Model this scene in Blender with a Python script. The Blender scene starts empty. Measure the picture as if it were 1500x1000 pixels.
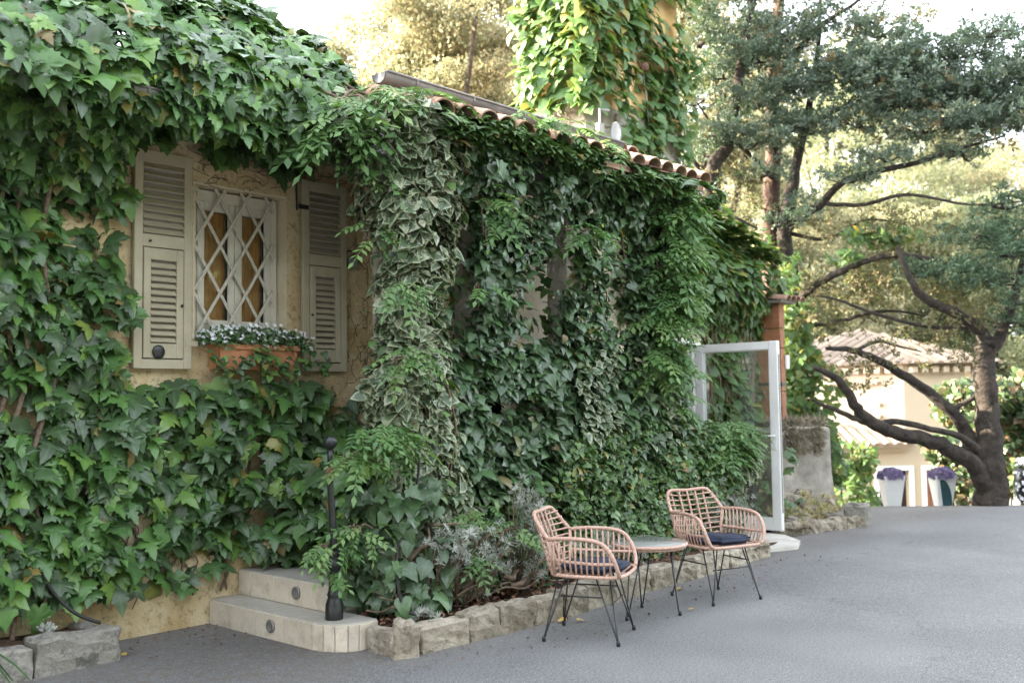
import bpy, math, random
import numpy as np
from mathutils import Vector, Matrix
random.seed(7); rng = np.random.default_rng(11)
S = bpy.context.scene; COL = S.collection
R = math.radians

# ------------------------------------------------------------ camera, sky, sun, exposure
F_PX = 1458.0; HEAD = R(41.9); PIT = math.atan(87 / F_PX); ROLL = .013; EYE = 1.55
_f0 = Vector((math.cos(HEAD), math.sin(HEAD), 0)); _r0 = Vector((math.sin(HEAD), -math.cos(HEAD), 0)); _up = Vector((0, 0, 1))
FWD = _f0 * math.cos(PIT) + _up * math.sin(PIT); _u = -_f0 * math.sin(PIT) + _up * math.cos(PIT)
UPV = (_u * math.cos(ROLL) + _r0 * math.sin(ROLL)).normalized(); RGT = (_r0 * math.cos(ROLL) - _u * math.sin(ROLL)).normalized()
CAMP = Vector((0, 0, EYE))
cd = bpy.data.cameras.new('camera'); cam = bpy.data.objects.new('camera', cd); COL.objects.link(cam)
cam.matrix_world = Matrix.Translation(CAMP) @ Matrix((RGT, UPV, -FWD)).transposed().to_4x4()
cd.sensor_width = 36; cd.lens = F_PX / 1500 * 36; cd.clip_start = .05; cd.clip_end = 1500
cd.dof.use_dof = True; cd.dof.focus_distance = 7.2; cd.dof.aperture_fstop = 1.9
S.camera = cam
SUN_EL = R(27); SUN_AZ = math.atan2(-.60, .80)          # measured from +Y towards +X
w = bpy.data.worlds.new('World'); S.world = w; w.use_nodes = True
nt = w.node_tree; bg = nt.nodes['Background']
sky = nt.nodes.new('ShaderNodeTexSky'); sky.sky_type = 'NISHITA'; sky.sun_disc = False
sky.sun_elevation = SUN_EL; sky.sun_rotation = SUN_AZ; sky.air_density = 1.0; sky.dust_density = 2.5; sky.ozone_density = .6
hs_ = nt.nodes.new('ShaderNodeHueSaturation'); hs_.inputs['Saturation'].default_value = .32; nt.links.new(sky.outputs[0], hs_.inputs['Color']); nt.links.new(hs_.outputs[0], bg.inputs[0]); bg.inputs[1].default_value = .15; hs_.inputs['Hue'].default_value = .5
sl = bpy.data.lights.new('sun', 'SUN'); so = bpy.data.objects.new('sun', sl); COL.objects.link(so)
sl.energy = 3.8; sl.angle = R(.6); sl.color = (1, .86, .66)
sdir = Vector((math.sin(SUN_AZ) * math.cos(SUN_EL), math.cos(SUN_AZ) * math.cos(SUN_EL), math.sin(SUN_EL)))
so.rotation_euler = sdir.to_track_quat('Z', 'Y').to_euler()
S.view_settings.view_transform = 'Standard'; S.view_settings.look = 'None'
S.view_settings.gamma = 1; S.view_settings.use_curve_mapping = False; S.view_settings.exposure = 3.4
S.cycles.max_bounces = 6; S.cycles.transparent_max_bounces = 6; S.cycles.diffuse_bounces = 3; S.cycles.glossy_bounces = 3
S.cycles.transmission_bounces = 5; S.cycles.caustics_reflective = False; S.cycles.caustics_refractive = False
S.cycles.use_denoising = True

def pt(px, py, d):                                       # a point seen at photo pixel px,py, d metres deep
    return CAMP + (FWD + RGT * ((px - 750) / F_PX) - UPV * ((py - 500) / F_PX)) * d

# ------------------------------------------------------------ object helpers
def link(o, parent=None):
    COL.objects.link(o)
    if parent is not None: o.parent = parent
    return o
def thing(name, loc, label, cat, group=None, kind=None, rz=0):
    o = bpy.data.objects.new(name, None); o.empty_display_size = .1; link(o); o.location = loc; o.rotation_euler[2] = rz
    o['label'] = label; o['category'] = cat
    if group: o['group'] = group
    if kind: o['kind'] = kind
    return o
def tag(o, label, cat, group=None):
    o['label'] = label; o['category'] = cat
    if group: o['group'] = group
    return o
def mesh_np(name, V, T, mat, attrs=None, smooth=True):
    me = bpy.data.meshes.new(name); V = np.asarray(V, np.float32); T = np.asarray(T, np.int32)
    me.vertices.add(len(V)); me.vertices.foreach_set('co', V.ravel())
    me.loops.add(T.size); me.loops.foreach_set('vertex_index', T.ravel())
    me.polygons.add(len(T)); me.polygons.foreach_set('loop_start', np.arange(0, T.size, 3, dtype=np.int32))
    me.polygons.foreach_set('loop_total', np.full(len(T), 3, np.int32))
    me.polygons.foreach_set('use_smooth', np.full(len(T), smooth))
    for k, a in (attrs or {}).items():
        at = me.attributes.new(k, 'FLOAT', 'POINT'); at.data.foreach_set('value', np.asarray(a, np.float32))
    me.update(); me.validate(); me.materials.append(mat); return me
class MB:
    def __init__(s): s.v = []; s.f = []; s.sm = []
    def add(s, vs, fs, smooth=False):
        b = len(s.v); s.v += [tuple(v) for v in vs]; s.f += [tuple(i + b for i in f) for f in fs]; s.sm += [smooth] * len(fs)
    def box(s, x0, x1, y0, y1, z0, z1, M=None, bev=0.0):
        if bev > 0 and min(x1 - x0, y1 - y0, z1 - z0) > 2.2 * bev:
            # chamfered box: 24 verts
            vs = []; 
            C = [(x0, x1), (y0, y1), (z0, z1)]
            idx = {}
            for i in (0, 1):
                for j in (0, 1):
                    for k in (0, 1):
                        c = [C[0][i], C[1][j], C[2][k]]; sg = [1 - 2 * i, 1 - 2 * j, 1 - 2 * k]
                        for a in range(3):
                            p = [c[b] + (0 if b == a else sg[b] * bev) for b in range(3)]
                            idx[(i, j, k, a)] = len(vs); vs.append(p)
            fs = []
            for a in range(3):
                b, c = (a + 1) % 3, (a + 2) % 3
                for s_ in (0, 1):
                    q = []
                    for (m, n) in ((0, 0), (1, 0), (1, 1), (0, 1)):
                        t = [0, 0, 0]; t[a] = s_; t[b] = m; t[c] = n; q.append(idx[(*t, a)])
                    fs.append(q if s_ else q[::-1])
            for a in range(3):      # edges along axis a
                b, c = (a + 1) % 3, (a + 2) % 3
                for m in (0, 1):
                    for n in (0, 1):
                        t0 = [0, 0, 0]; t1 = [0, 0, 0]; t0[a] = 0; t1[a] = 1
                        for t in (t0, t1): t[b] = m; t[c] = n
                        q = [idx[(*t0, b)], idx[(*t1, b)], idx[(*t1, c)], idx[(*t0, c)]]
                        fs.append(q if (m ^ n) else q[::-1])
            for i in (0, 1):
                for j in (0, 1):
                    for k in (0, 1):
                        q = [idx[(i, j, k, 0)], idx[(i, j, k, 1)], idx[(i, j, k, 2)]]
                        fs.append(q if (i + j + k) % 2 else q[::-1])
        else:
            vs = [(x, y, z) for x in (x0, x1) for y in (y0, y1) for z in (z0, z1)]
            fs = [(0, 1, 3, 2), (4, 6, 7, 5), (0, 4, 5, 1), (2, 3, 7, 6), (0, 2, 6, 4), (1, 5, 7, 3)]
        if M is not None: vs = [M @ Vector(v) for v in vs]
        s.add(vs, fs); return s
    def tube(s, pts, rad, n=8, cap=True, closed=False):
        pts = [Vector(p) for p in pts]; m = len(pts)
        if not hasattr(rad, '__len__'): rad = [rad] * m
        ring = []; ref = None
        for i, p in enumerate(pts):
            if closed: d = pts[(i + 1) % m] - pts[i - 1]
            else: d = pts[min(i + 1, m - 1)] - pts[max(i - 1, 0)]
            if d.length < 1e-9: d = Vector((0, 0, 1))
            d.normalize()
            if ref is None: ref = Vector((0, 0, 1)) if abs(d.z) < .9 else Vector((1, 0, 0))
            a = (ref - d * ref.dot(d))
            if a.length < 1e-6: a = d.orthogonal()
            a.normalize(); b = d.cross(a); ref = a
            ring.append([p + (a * math.cos(2 * math.pi * k / n) + b * math.sin(2 * math.pi * k / n)) * rad[i] for k in range(n)])
        vs = [v for r_ in ring for v in r_]; fs = []
        mm = m if closed else m - 1
        for i in range(mm):
            j = (i + 1) % m
            for k in range(n):
                fs.append((i * n + k, i * n + (k + 1) % n, j * n + (k + 1) % n, j * n + k))
        s.add(vs, fs, True)
        if cap and not closed:
            b = len(s.v) - len(vs)
            s.f += [tuple(b + k for k in range(n))[::-1], tuple(b + (m - 1) * n + k for k in range(n))]; s.sm += [False, False]
        return s
    def lathe(s, prof, n=24, c=(0, 0, 0)):
        vs = []; m = len(prof)
        for r_, z in prof:
            for k in range(n):
                a = 2 * math.pi * k / n; vs.append((c[0] + r_ * math.cos(a), c[1] + r_ * math.sin(a), c[2] + z))
        fs = [(i * n + k, i * n + (k + 1) % n, (i + 1) * n + (k + 1) % n, (i + 1) * n + k) for i in range(m - 1) for k in range(n)]
        fs += [tuple(range(n))[::-1], tuple((m - 1) * n + k for k in range(n))]
        s.add(vs, fs, True); s.sm[-1] = s.sm[-2] = False; return s
    def mesh(s, name, mat):
        me = bpy.data.meshes.new(name); me.from_pydata(s.v, [], s.f); me.update()
        me.polygons.foreach_set('use_smooth', s.sm); me.materials.append(mat); return me
    def obj(s, name, mat, parent=None, world=True, kind=None):
        o = bpy.data.objects.new(name, s.mesh(name, mat)); link(o, parent)
        if parent is not None and world:
            o.matrix_parent_inverse = Matrix.Identity(4)
            if parent.rotation_euler[2] == 0: o.location = -wloc(parent)
        if kind: o['kind'] = kind
        elif name in ('stem', 'tendril'): o['kind'] = 'stuff'
        return o
def wloc(o):
    v = Vector((0, 0, 0))
    while o is not None: v = v + Vector(o.location); o = o.parent
    return v
def catmull(P, k=6):
    P = [Vector(p) for p in P]; out = []
    for i in range(len(P) - 1):
        a, b, c, d = P[max(i - 1, 0)], P[i], P[i + 1], P[min(i + 2, len(P) - 1)]
        for j in range(k):
            t = j / k; out.append(.5 * ((2 * b) + (c - a) * t + (2 * a - 5 * b + 4 * c - d) * t * t + (3 * b - a - 3 * c + d) * t ** 3))
    out.append(P[-1]); return out

# ------------------------------------------------------------ numpy value noise
_tab = rng.random((64, 64, 64)).astype(np.float32)
def vnoise(P, f=1.0, oct=2):
    P = np.asarray(P, float) * f; tot = np.zeros(len(P)); amp = 1.; s_ = 0
    for o in range(oct):
        Q = P + 17.3 * o; i = np.floor(Q).astype(int); t = Q - i; t = t * t * (3 - 2 * t); r_ = 0
        for a in (0, 1):
            for b in (0, 1):
                for c in (0, 1):
                    wgt = (t[:, 0] if a else 1 - t[:, 0]) * (t[:, 1] if b else 1 - t[:, 1]) * (t[:, 2] if c else 1 - t[:, 2])
                    r_ = r_ + wgt * _tab[(i[:, 0] + a) % 64, (i[:, 1] + b) % 64, (i[:, 2] + c) % 64]
        tot += amp * r_; s_ += amp; amp *= .5; P = P * 2
    return tot / s_          # 0..1, mean .5

# ------------------------------------------------------------ materials
def mk(name):
    m = bpy.data.materials.new(name); m.use_nodes = True; return m, m.node_tree, m.node_tree.nodes['Principled BSDF']
def N(t, typ, **kw):
    n = t.nodes.new(typ)
    for k, v in kw.items(): setattr(n, k, v)
    return n
def ramp(t, src, stops, interp='LINEAR'):
    r_ = N(t, 'ShaderNodeValToRGB'); r_.color_ramp.interpolation = interp; e = r_.color_ramp.elements
    while len(e) < len(stops): e.new(.5)
    for i, (p, c) in enumerate(stops): e[i].position = p; e[i].color = (*c, 1) if len(c) == 3 else c
    t.links.new(src, r_.inputs[0]); return r_.outputs[0]
def noise(t, scale, detail=4, rough=.6, coord='Object'):
    tc = N(t, 'ShaderNodeTexCoord'); n = N(t, 'ShaderNodeTexNoise'); n.inputs['Scale'].default_value = scale
    n.inputs['Detail'].default_value = detail; n.inputs['Roughness'].default_value = rough
    if coord == 'World':
        g = N(t, 'ShaderNodeNewGeometry'); t.links.new(g.outputs['Position'], n.inputs['Vector'])
    else: t.links.new(tc.outputs[coord], n.inputs['Vector'])
    return n.outputs[0]
def mixc(t, fac, a, b, mode='MIX'):
    m = N(t, 'ShaderNodeMix', data_type='RGBA', blend_type=mode)
    if isinstance(fac, (int, float)): m.inputs[0].default_value = fac
    else: t.links.new(fac, m.inputs[0])
    for k, c in ((6, a), (7, b)):
        if isinstance(c, tuple): m.inputs[k].default_value = (*c, 1) if len(c) == 3 else c
        else: t.links.new(c, m.inputs[k])
    return m.outputs[2]
def bump(t, b, h, strength=.5, dist=.01):
    n = N(t, 'ShaderNodeBump'); n.inputs['Strength'].default_value = strength; n.inputs['Distance'].default_value = dist
    t.links.new(h, n.inputs['Height']); t.links.new(n.outputs[0], b.inputs['Normal'])
def simple(name, c1, c2=None, scale=6, rough=.6, bs=0, bscale=60, metal=0, obj_var=0, coord='Object', bd=.01, thr=(.35, .65)):
    m, t, b = mk(name); b.inputs['Roughness'].default_value = rough; b.inputs['Metallic'].default_value = metal
    col = ramp(t, noise(t, scale, coord=coord), [(thr[0], c1), (thr[1], c2 or c1)])
    if obj_var:
        oi = N(t, 'ShaderNodeObjectInfo'); hs = N(t, 'ShaderNodeHueSaturation')
        mr = N(t, 'ShaderNodeMapRange'); mr.inputs[3].default_value = 1 - obj_var; mr.inputs[4].default_value = 1 + obj_var
        t.links.new(oi.outputs['Random'], mr.inputs[0]); t.links.new(mr.outputs[0], hs.inputs['Value']); t.links.new(col, hs.inputs['Color']); col = hs.outputs[0]
    t.links.new(col, b.inputs['Base Color'])
    if bs: bump(t, b, noise(t, bscale, 6, coord=coord), bs, bd)
    return m
def leafmat(name, stops, rough=.42, trans=.3, edge=None, vein=None, back=.35, tcol=None):
    m, t, b = mk(name); out = t.nodes['Material Output']
    at = N(t, 'ShaderNodeAttribute', attribute_name='rnd'); oi = N(t, 'ShaderNodeObjectInfo')
    ad = N(t, 'ShaderNodeMath', operation='ADD'); fr = N(t, 'ShaderNodeMath', operation='FRACT')
    t.links.new(at.outputs['Fac'], ad.inputs[0]); t.links.new(oi.outputs['Random'], ad.inputs[1]); t.links.new(ad.outputs[0], fr.inputs[0])
    col = ramp(t, fr.outputs[0], stops)
    nz = noise(t, 45, 3, coord='World')
    col = mixc(t, .25, col, ramp(t, nz, [(.3, (.35, .35, .35)), (.7, (1, 1, 1))]), 'MULTIPLY')
    if vein:
        va = N(t, 'ShaderNodeAttribute', attribute_name='vein')
        col = mixc(t, ramp(t, va.outputs['Fac'], [(.45, (0, 0, 0)), (1, (.55, .55, .55))]), col, vein)
    if edge:
        ea = N(t, 'ShaderNodeAttribute', attribute_name='edge')
        n2 = noise(t, 30, 2, coord='World'); a2 = N(t, 'ShaderNodeMath', operation='MULTIPLY_ADD')
        t.links.new(n2, a2.inputs[0]); a2.inputs[1].default_value = 1.6; t.links.new(ea.outputs['Fac'], a2.inputs[2])
        f2 = N(t, 'ShaderNodeMath', operation='MULTIPLY_ADD'); t.links.new(fr.outputs[0], f2.inputs[0]); f2.inputs[1].default_value = .35; t.links.new(a2.outputs[0], f2.inputs[2])
        col = mixc(t, ramp2(t, f2.outputs[0], 1.58, 1.72), col, edge)
    g = N(t, 'ShaderNodeNewGeometry')
    col = mixc(t, g.outputs['Backfacing'], col, mixc(t, back, col, (.16, .22, .11)))
    t.links.new(col, b.inputs['Base Color']); b.inputs['Roughness'].default_value = rough; b.inputs['Specular IOR Level'].default_value = .5
    tr = N(t, 'ShaderNodeBsdfTranslucent'); t.links.new(mixc(t, .5, col, tcol or (.16, .26, .03)), tr.inputs[0])
    mx = N(t, 'ShaderNodeMixShader'); mx.inputs[0].default_value = trans
    t.links.new(b.outputs[0], mx.inputs[1]); t.links.new(tr.outputs[0], mx.inputs[2]); t.links.new(mx.outputs[0], out.inputs[0]); return m
def ramp2(t, src, a, b):
    mr = N(t, 'ShaderNodeMapRange'); mr.inputs[1].default_value = a; mr.inputs[2].default_value = b; t.links.new(src, mr.inputs[0]); return mr.outputs[0]

M = {}
# asphalt: pale worn, coarse pale aggregate
m, t, b = mk('asphalt'); M['asphalt'] = m
n1 = noise(t, 170, 2, .7); n2 = noise(t, .7, 5, .6); n3 = noise(t, 420, 1, .5)
vo = N(t, 'ShaderNodeTexVoronoi'); vo.inputs['Scale'].default_value = 130; tc = N(t, 'ShaderNodeTexCoord'); t.links.new(tc.outputs['Object'], vo.inputs['Vector'])
c = ramp(t, n1, [(.34, (.085, .085, .084)), (.5, (.20, .199, .195)), (.66, (.38, .372, .36))])
c = mixc(t, .7, c, ramp(t, n2, [(.3, (.62, .63, .66)), (.75, (1.0, 1, 1))]), 'MULTIPLY')
c = mixc(t, ramp(t, n3, [(.66, (0, 0, 0)), (.74, (.6, .6, .6))]), c, (.42, .41, .39))
c = mixc(t, ramp(t, noise(t, 2.3, 6, .75), [(.62, (0, 0, 0)), (.8, (.35, .35, .35))]), c, (.11, .10, .09))
t.links.new(c, b.inputs['Base Color']); b.inputs['Roughness'].default_value = .85
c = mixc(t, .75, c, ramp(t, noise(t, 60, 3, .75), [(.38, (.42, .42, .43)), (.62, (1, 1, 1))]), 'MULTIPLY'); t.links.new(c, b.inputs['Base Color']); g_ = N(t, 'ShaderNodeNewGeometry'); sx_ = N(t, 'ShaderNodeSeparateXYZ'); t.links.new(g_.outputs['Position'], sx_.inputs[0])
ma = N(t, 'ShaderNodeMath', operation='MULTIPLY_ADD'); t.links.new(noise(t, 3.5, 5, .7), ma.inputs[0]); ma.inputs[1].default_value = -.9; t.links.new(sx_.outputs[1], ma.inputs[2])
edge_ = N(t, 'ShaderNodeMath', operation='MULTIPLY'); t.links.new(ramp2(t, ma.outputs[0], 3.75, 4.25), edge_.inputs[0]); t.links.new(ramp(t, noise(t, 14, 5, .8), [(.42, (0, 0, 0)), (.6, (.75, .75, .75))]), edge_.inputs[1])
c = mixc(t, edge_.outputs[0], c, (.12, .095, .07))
c = mixc(t, ramp(t, noise(t, .35, 3, .5), [(.45, (0, 0, 0)), (.62, (.25, .25, .25))]), c, (.25, .248, .24))
vc = N(t, 'ShaderNodeTexVoronoi', feature='DISTANCE_TO_EDGE'); vc.inputs['Scale'].default_value = .32; vm = N(t, 'ShaderNodeVectorMath', operation='ADD'); tn = N(t, 'ShaderNodeTexNoise'); tn.inputs['Scale'].default_value = 3; tn.inputs['Detail'].default_value = 6; t.links.new(tc.outputs['Object'], tn.inputs['Vector']); t.links.new(tn.outputs['Color'], vm.inputs[0]); t.links.new(tc.outputs['Object'], vm.inputs[1]); t.links.new(vm.outputs[0], vc.inputs['Vector'])
c = mixc(t, ramp(t, vc.outputs['Distance'], [(.0008, (.55, .55, .55)), (.0025, (0, 0, 0))]), c, (.06, .06, .06))
t.links.new(c, b.inputs['Base Color'])
# rough mustard plaster with grime
m, t, b = mk('plaster'); M['plaster'] = m
c = ramp(t, noise(t, 1.6, 6, .65), [(.3, (.44, .30, .13)), (.5, (.63, .49, .28)), (.7, (.76, .66, .46))])
c = mixc(t, ramp(t, noise(t, 22, 7, .8), [(.52, (0, 0, 0)), (.64, (.8, .8, .8))]), c, (.19, .13, .07))
c = mixc(t, ramp(t, noise(t, 4, 5, .7), [(.58, (0, 0, 0)), (.72, (.7, .7, .7))]), c, (.72, .66, .5))
t.links.new(c, b.inputs['Base Color']); b.inputs['Roughness'].default_value = .92; bump(t, b, noise(t, 55, 8, .7), .9, .012)
M['plaster_smooth'] = simple('pale_plaster', (.60, .52, .38), (.68, .61, .47), 2.2, .9, .25, 80)
M['reveal'] = simple('reveal_plaster', (.66, .56, .38), (.72, .64, .48), 5, .9, .5, 70)
M['far_plaster'] = simple('far_plaster', (.42, .35, .25), (.47, .40, .29), .5, .9)
M['far_pink'] = simple('far_pink_plaster', (.42, .33, .24), (.46, .37, .28), .5, .9)
M['white_paint'] = simple('white_paint', (.72, .72, .70), (.78, .78, .76), 9, .4)
M['pvc'] = simple('white_frame', (.74, .75, .74), (.80, .80, .79), 5, .3, .03, 200)
M['shutter'] = simple('shutter_paint', (.38, .335, .225), (.45, .40, .28), 7, .55, .12, 120, thr=(.3, .7))
M['lattice'] = simple('lattice_wood', (.62, .58, .48), (.48, .44, .36), 25, .7, .3, 150)
M['frame_cream'] = simple('cream_frame', (.62, .58, .47), (.68, .64, .53), 8, .45, .05, 100)
M['terracotta'] = simple('terracotta', (.50, .20, .09), (.60, .28, .14), 9, .8, .2, 80)
M['tile'] = simple('roof_tile', (.27, .15, .10), (.42, .28, .21), 5, .9, .4, 60, obj_var=.22, coord='World')
M['far_tile'] = simple('far_roof_tile', (.22, .165, .12), (.33, .26, .195), 1.5, .9, .2, 30, obj_var=.2, coord='World')
M['gutter'] = simple('gutter_zinc', (.17, .16, .15), (.25, .235, .22), 4, .5, .1, 40, metal=.3)
M['wood'] = simple('orange_wood', (.22, .085, .04), (.36, .16, .08), 7, .6, .2, 90)
M['eave_wood'] = simple('eave_wood', (.24, .22, .20), (.32, .30, .27), 9, .8, .2, 70)
M['stone'] = simple('grey_stone', (.20, .165, .115), (.42, .375, .30), 6.5, .95, 1.0, 26, obj_var=.22, bd=.022, coord='World', thr=(.32, .66))
m = M['stone']; t = m.node_tree; b = t.nodes['Principled BSDF']; src = b.inputs['Base Color'].links[0].from_socket
t.links.new(mixc(t, ramp(t, noise(t, 16, 8, .8, 'World'), [(.54, (0, 0, 0)), (.63, (.85, .85, .85))]), src, (.075, .065, .05)), b.inputs['Base Color'])
M['stone_pale'] = simple('white_stone', (.22, .20, .17), (.44, .415, .37), 7, .95, .8, 22, obj_var=.1, bd=.02, coord='World')
t = M['stone_pale'].node_tree; b = t.nodes['Principled BSDF']; src = b.inputs['Base Color'].links[0].from_socket
t.links.new(mixc(t, ramp(t, noise(t, 7, 8, .8, 'World'), [(.46, (0, 0, 0)), (.58, (.9, .9, .9))]), src, (.10, .095, .08)), b.inputs['Base Color'])
M['tower_stone'] = simple('tower_stone', (.36, .32, .27), (.55, .50, .44), 2.5, .95, .8, 18, bd=.03)
M['tower_plaster'] = simple('tower_plaster', (.55, .33, .12), (.68, .47, .25), 2, .95, .5, 20)
M['step_tile'] = simple('step_tile', (.56, .49, .39), (.63, .56, .46), 10, .55, .1, 120, obj_var=.07)
t = M['step_tile'].node_tree; b = t.nodes['Principled BSDF']; src = b.inputs['Base Color'].links[0].from_socket
t.links.new(mixc(t, ramp(t, noise(t, 5, 7, .75, 'World'), [(.50, (0, 0, 0)), (.68, (.6, .6, .6))]), src, (.24, .20, .15)), b.inputs['Base Color'])
M['grout'] = simple('grout', (.62, .58, .52), (.70, .66, .6), 20, .9, .3, 150)
M['step_top'] = simple('step_top', (.40, .38, .33), (.50, .47, .42), 6, .5, .15, 100)
M['slab'] = simple('slab_stone', (.45, .42, .37), (.60, .57, .51), 4, .8, .3, 40)
M['black'] = simple('black_iron', (.012, .014, .014), (.022, .024, .024), 30, .32, .12, 90)
M['rust'] = simple('rust', (.10, .05, .03), (.20, .12, .08), 20, .9, .3, 80)
M['cable'] = simple('black_cable', (.015, .015, .015), None, 5, .5)
M['chair_metal'] = simple('chair_black_metal', (.015, .017, .018), (.02, .022, .024), 20, .35)
M['rattan'] = simple('pink_rattan', (.42, .255, .19), (.56, .38, .30), 60, .48, .25, 260, coord='Object', bd=.003)
M['cushion'] = simple('navy_cushion', (.014, .020, .042), (.02, .028, .055), 40, .85, .2, 400, bd=.003)
M['soil'] = simple('bed_soil', (.035, .02, .012), (.14, .075, .04), 28, .95, 1.0, 45, bd=.03)
M['grey_box'] = simple('grey_plastic', (.30, .30, .29), None, 5, .5)
M['bark'] = simple('ivy_bark', (.11, .075, .05), (.22, .16, .11), 30, .9, .8, 60, coord='World')
M['tree_bark'] = simple('tree_bark', (.022, .017, .014), (.065, .052, .042), 9, .95, 1, 18, coord='World', bd=.04)
M['red_bark'] = simple('red_bark', (.06, .034, .024), (.12, .072, .052), 8, .95, 1, 16, coord='World', bd=.04)
M['curtain'] = simple('amber_reflection_curtain', (.70, .30, .09), (.85, .47, .19), 5, .8)  # curtain's bright amber stands in for a warm reflection in the panes
M['room'] = simple('room_wall', (.20, .08, .04), (.28, .12, .06), 3, .9)
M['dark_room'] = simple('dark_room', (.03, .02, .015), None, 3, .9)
M['teal'] = simple('teal_arch', (.02, .06, .07), (.03, .09, .10), 5, .6)
M['litter'] = simple('dead_leaf', (.09, .04, .02), (.22, .11, .055), 20, .85, coord='World')
M['yellow_leaf'] = simple('yellow_leaf', (.60, .38, .08), (.66, .46, .16), 20, .6)
# glass: reflective clear pane
m, t, b = mk('glass'); M['glass'] = m
tr = N(t, 'ShaderNodeBsdfTransparent'); tr.inputs[0].default_value = (.90, .94, .92, 1); gl = N(t, 'ShaderNodeBsdfGlossy'); gl.inputs['Roughness'].default_value = .02
lw = N(t, 'ShaderNodeLayerWeight'); lw.inputs[0].default_value = .35; mx = N(t, 'ShaderNodeMixShader')
t.links.new(ramp(t, lw.outputs['Fresnel'], [(0, (.02, .02, .02)), (1, (.9, .9, .9))]), mx.inputs[0]); t.links.new(tr.outputs[0], mx.inputs[1]); t.links.new(gl.outputs[0], mx.inputs[2])
t.links.new(mx.outputs[0], t.nodes['Material Output'].inputs[0])
m, t, b = mk('table_glass'); M['table_glass'] = m
b.inputs['Base Color'].default_value = (.24, .25, .23, 1); b.inputs['Roughness'].default_value = .12
# leaves
G = lambda *a: a
M['boston'] = leafmat('boston_ivy_leaf', [(0, (.005, .028, .012)), (.32, (.011, .064, .014)), (.55, (.035, .145, .018)), (.78, (.085, .255, .024)), (.96, (.20, .36, .04)), (.975, (.36, .27, .03)), (1, (.25, .10, .03))], .33, .16, vein=(.11, .21, .09))
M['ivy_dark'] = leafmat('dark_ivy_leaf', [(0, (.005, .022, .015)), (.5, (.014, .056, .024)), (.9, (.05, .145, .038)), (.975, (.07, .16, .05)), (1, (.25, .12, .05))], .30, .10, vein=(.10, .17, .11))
M['ivy_mid'] = leafmat('green_ivy_leaf', [(0, (.012, .050, .015)), (.5, (.045, .125, .028)), (.85, (.13, .26, .05)), (.95, (.16, .26, .05)), (.975, (.40, .28, .05)), (1, (.30, .13, .06))], .36, .18)
M['ivy_var'] = leafmat('variegated_ivy_leaf', [(0, (.014, .038, .030)), (.6, (.032, .070, .052)), (.95, (.065, .12, .065)), (1, (.42, .30, .20))], .38, .2, edge=(.50, .50, .36), back=.5)
M['heart'] = leafmat('heart_leaf', [(0, (.035, .11, .03)), (.5, (.07, .18, .045)), (.88, (.14, .27, .065)), (.93, (.30, .30, .05)), (1, (.42, .28, .04))], .4, .38, tcol=(.30, .38, .06))
M['wisteria'] = leafmat('wisteria_leaf', [(0, (.06, .18, .045)), (.6, (.13, .28, .07)), (1, (.25, .40, .11))], .45, .32)
M['silver'] = leafmat('silver_leaf', [(0, (.24, .26, .21)), (1, (.46, .47, .42))], .8, .15, back=0)
M['flower_leaf'] = leafmat('small_leaf', [(0, (.03, .10, .025)), (1, (.07, .18, .04))], .5, .2)
M['petal'] = simple('white_petal', (.78, .78, .80), None, 5, .6)
M['purple'] = simple('purple_petal', (.15, .105, .25), (.27, .22, .37), 30, .7, coord='World')
M['conifer_blue'] = leafmat('blue_conifer_needles', [(0, (.06, .095, .075)), (.6, (.125, .17, .14)), (.93, (.20, .25, .20)), (.97, (.20, .12, .05)), (1, (.26, .14, .06))], .6, .22)
M['conifer_dark'] = leafmat('dark_conifer_needles', [(0, (.03, .07, .045)), (1, (.08, .14, .085))], .6, .15)
M['dry'] = leafmat('dry_twig', [(0, (.12, .085, .05)), (1, (.26, .20, .12))], .9, .3)
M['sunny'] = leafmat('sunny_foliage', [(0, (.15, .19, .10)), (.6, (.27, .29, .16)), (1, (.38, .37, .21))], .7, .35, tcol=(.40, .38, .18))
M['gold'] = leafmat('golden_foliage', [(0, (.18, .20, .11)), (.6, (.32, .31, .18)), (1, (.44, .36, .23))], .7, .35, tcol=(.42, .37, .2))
M['red_mix'] = leafmat('photinia_leaf', [(0, (.03, .07, .025)), (.65, (.07, .13, .04)), (.8, (.16, .06, .04)), (1, (.30, .12, .08))], .4, .25)
M['grass_dry'] = leafmat('dry_grass', [(0, (.20, .16, .12)), (1, (.36, .30, .23))], .9, .2)

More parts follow.
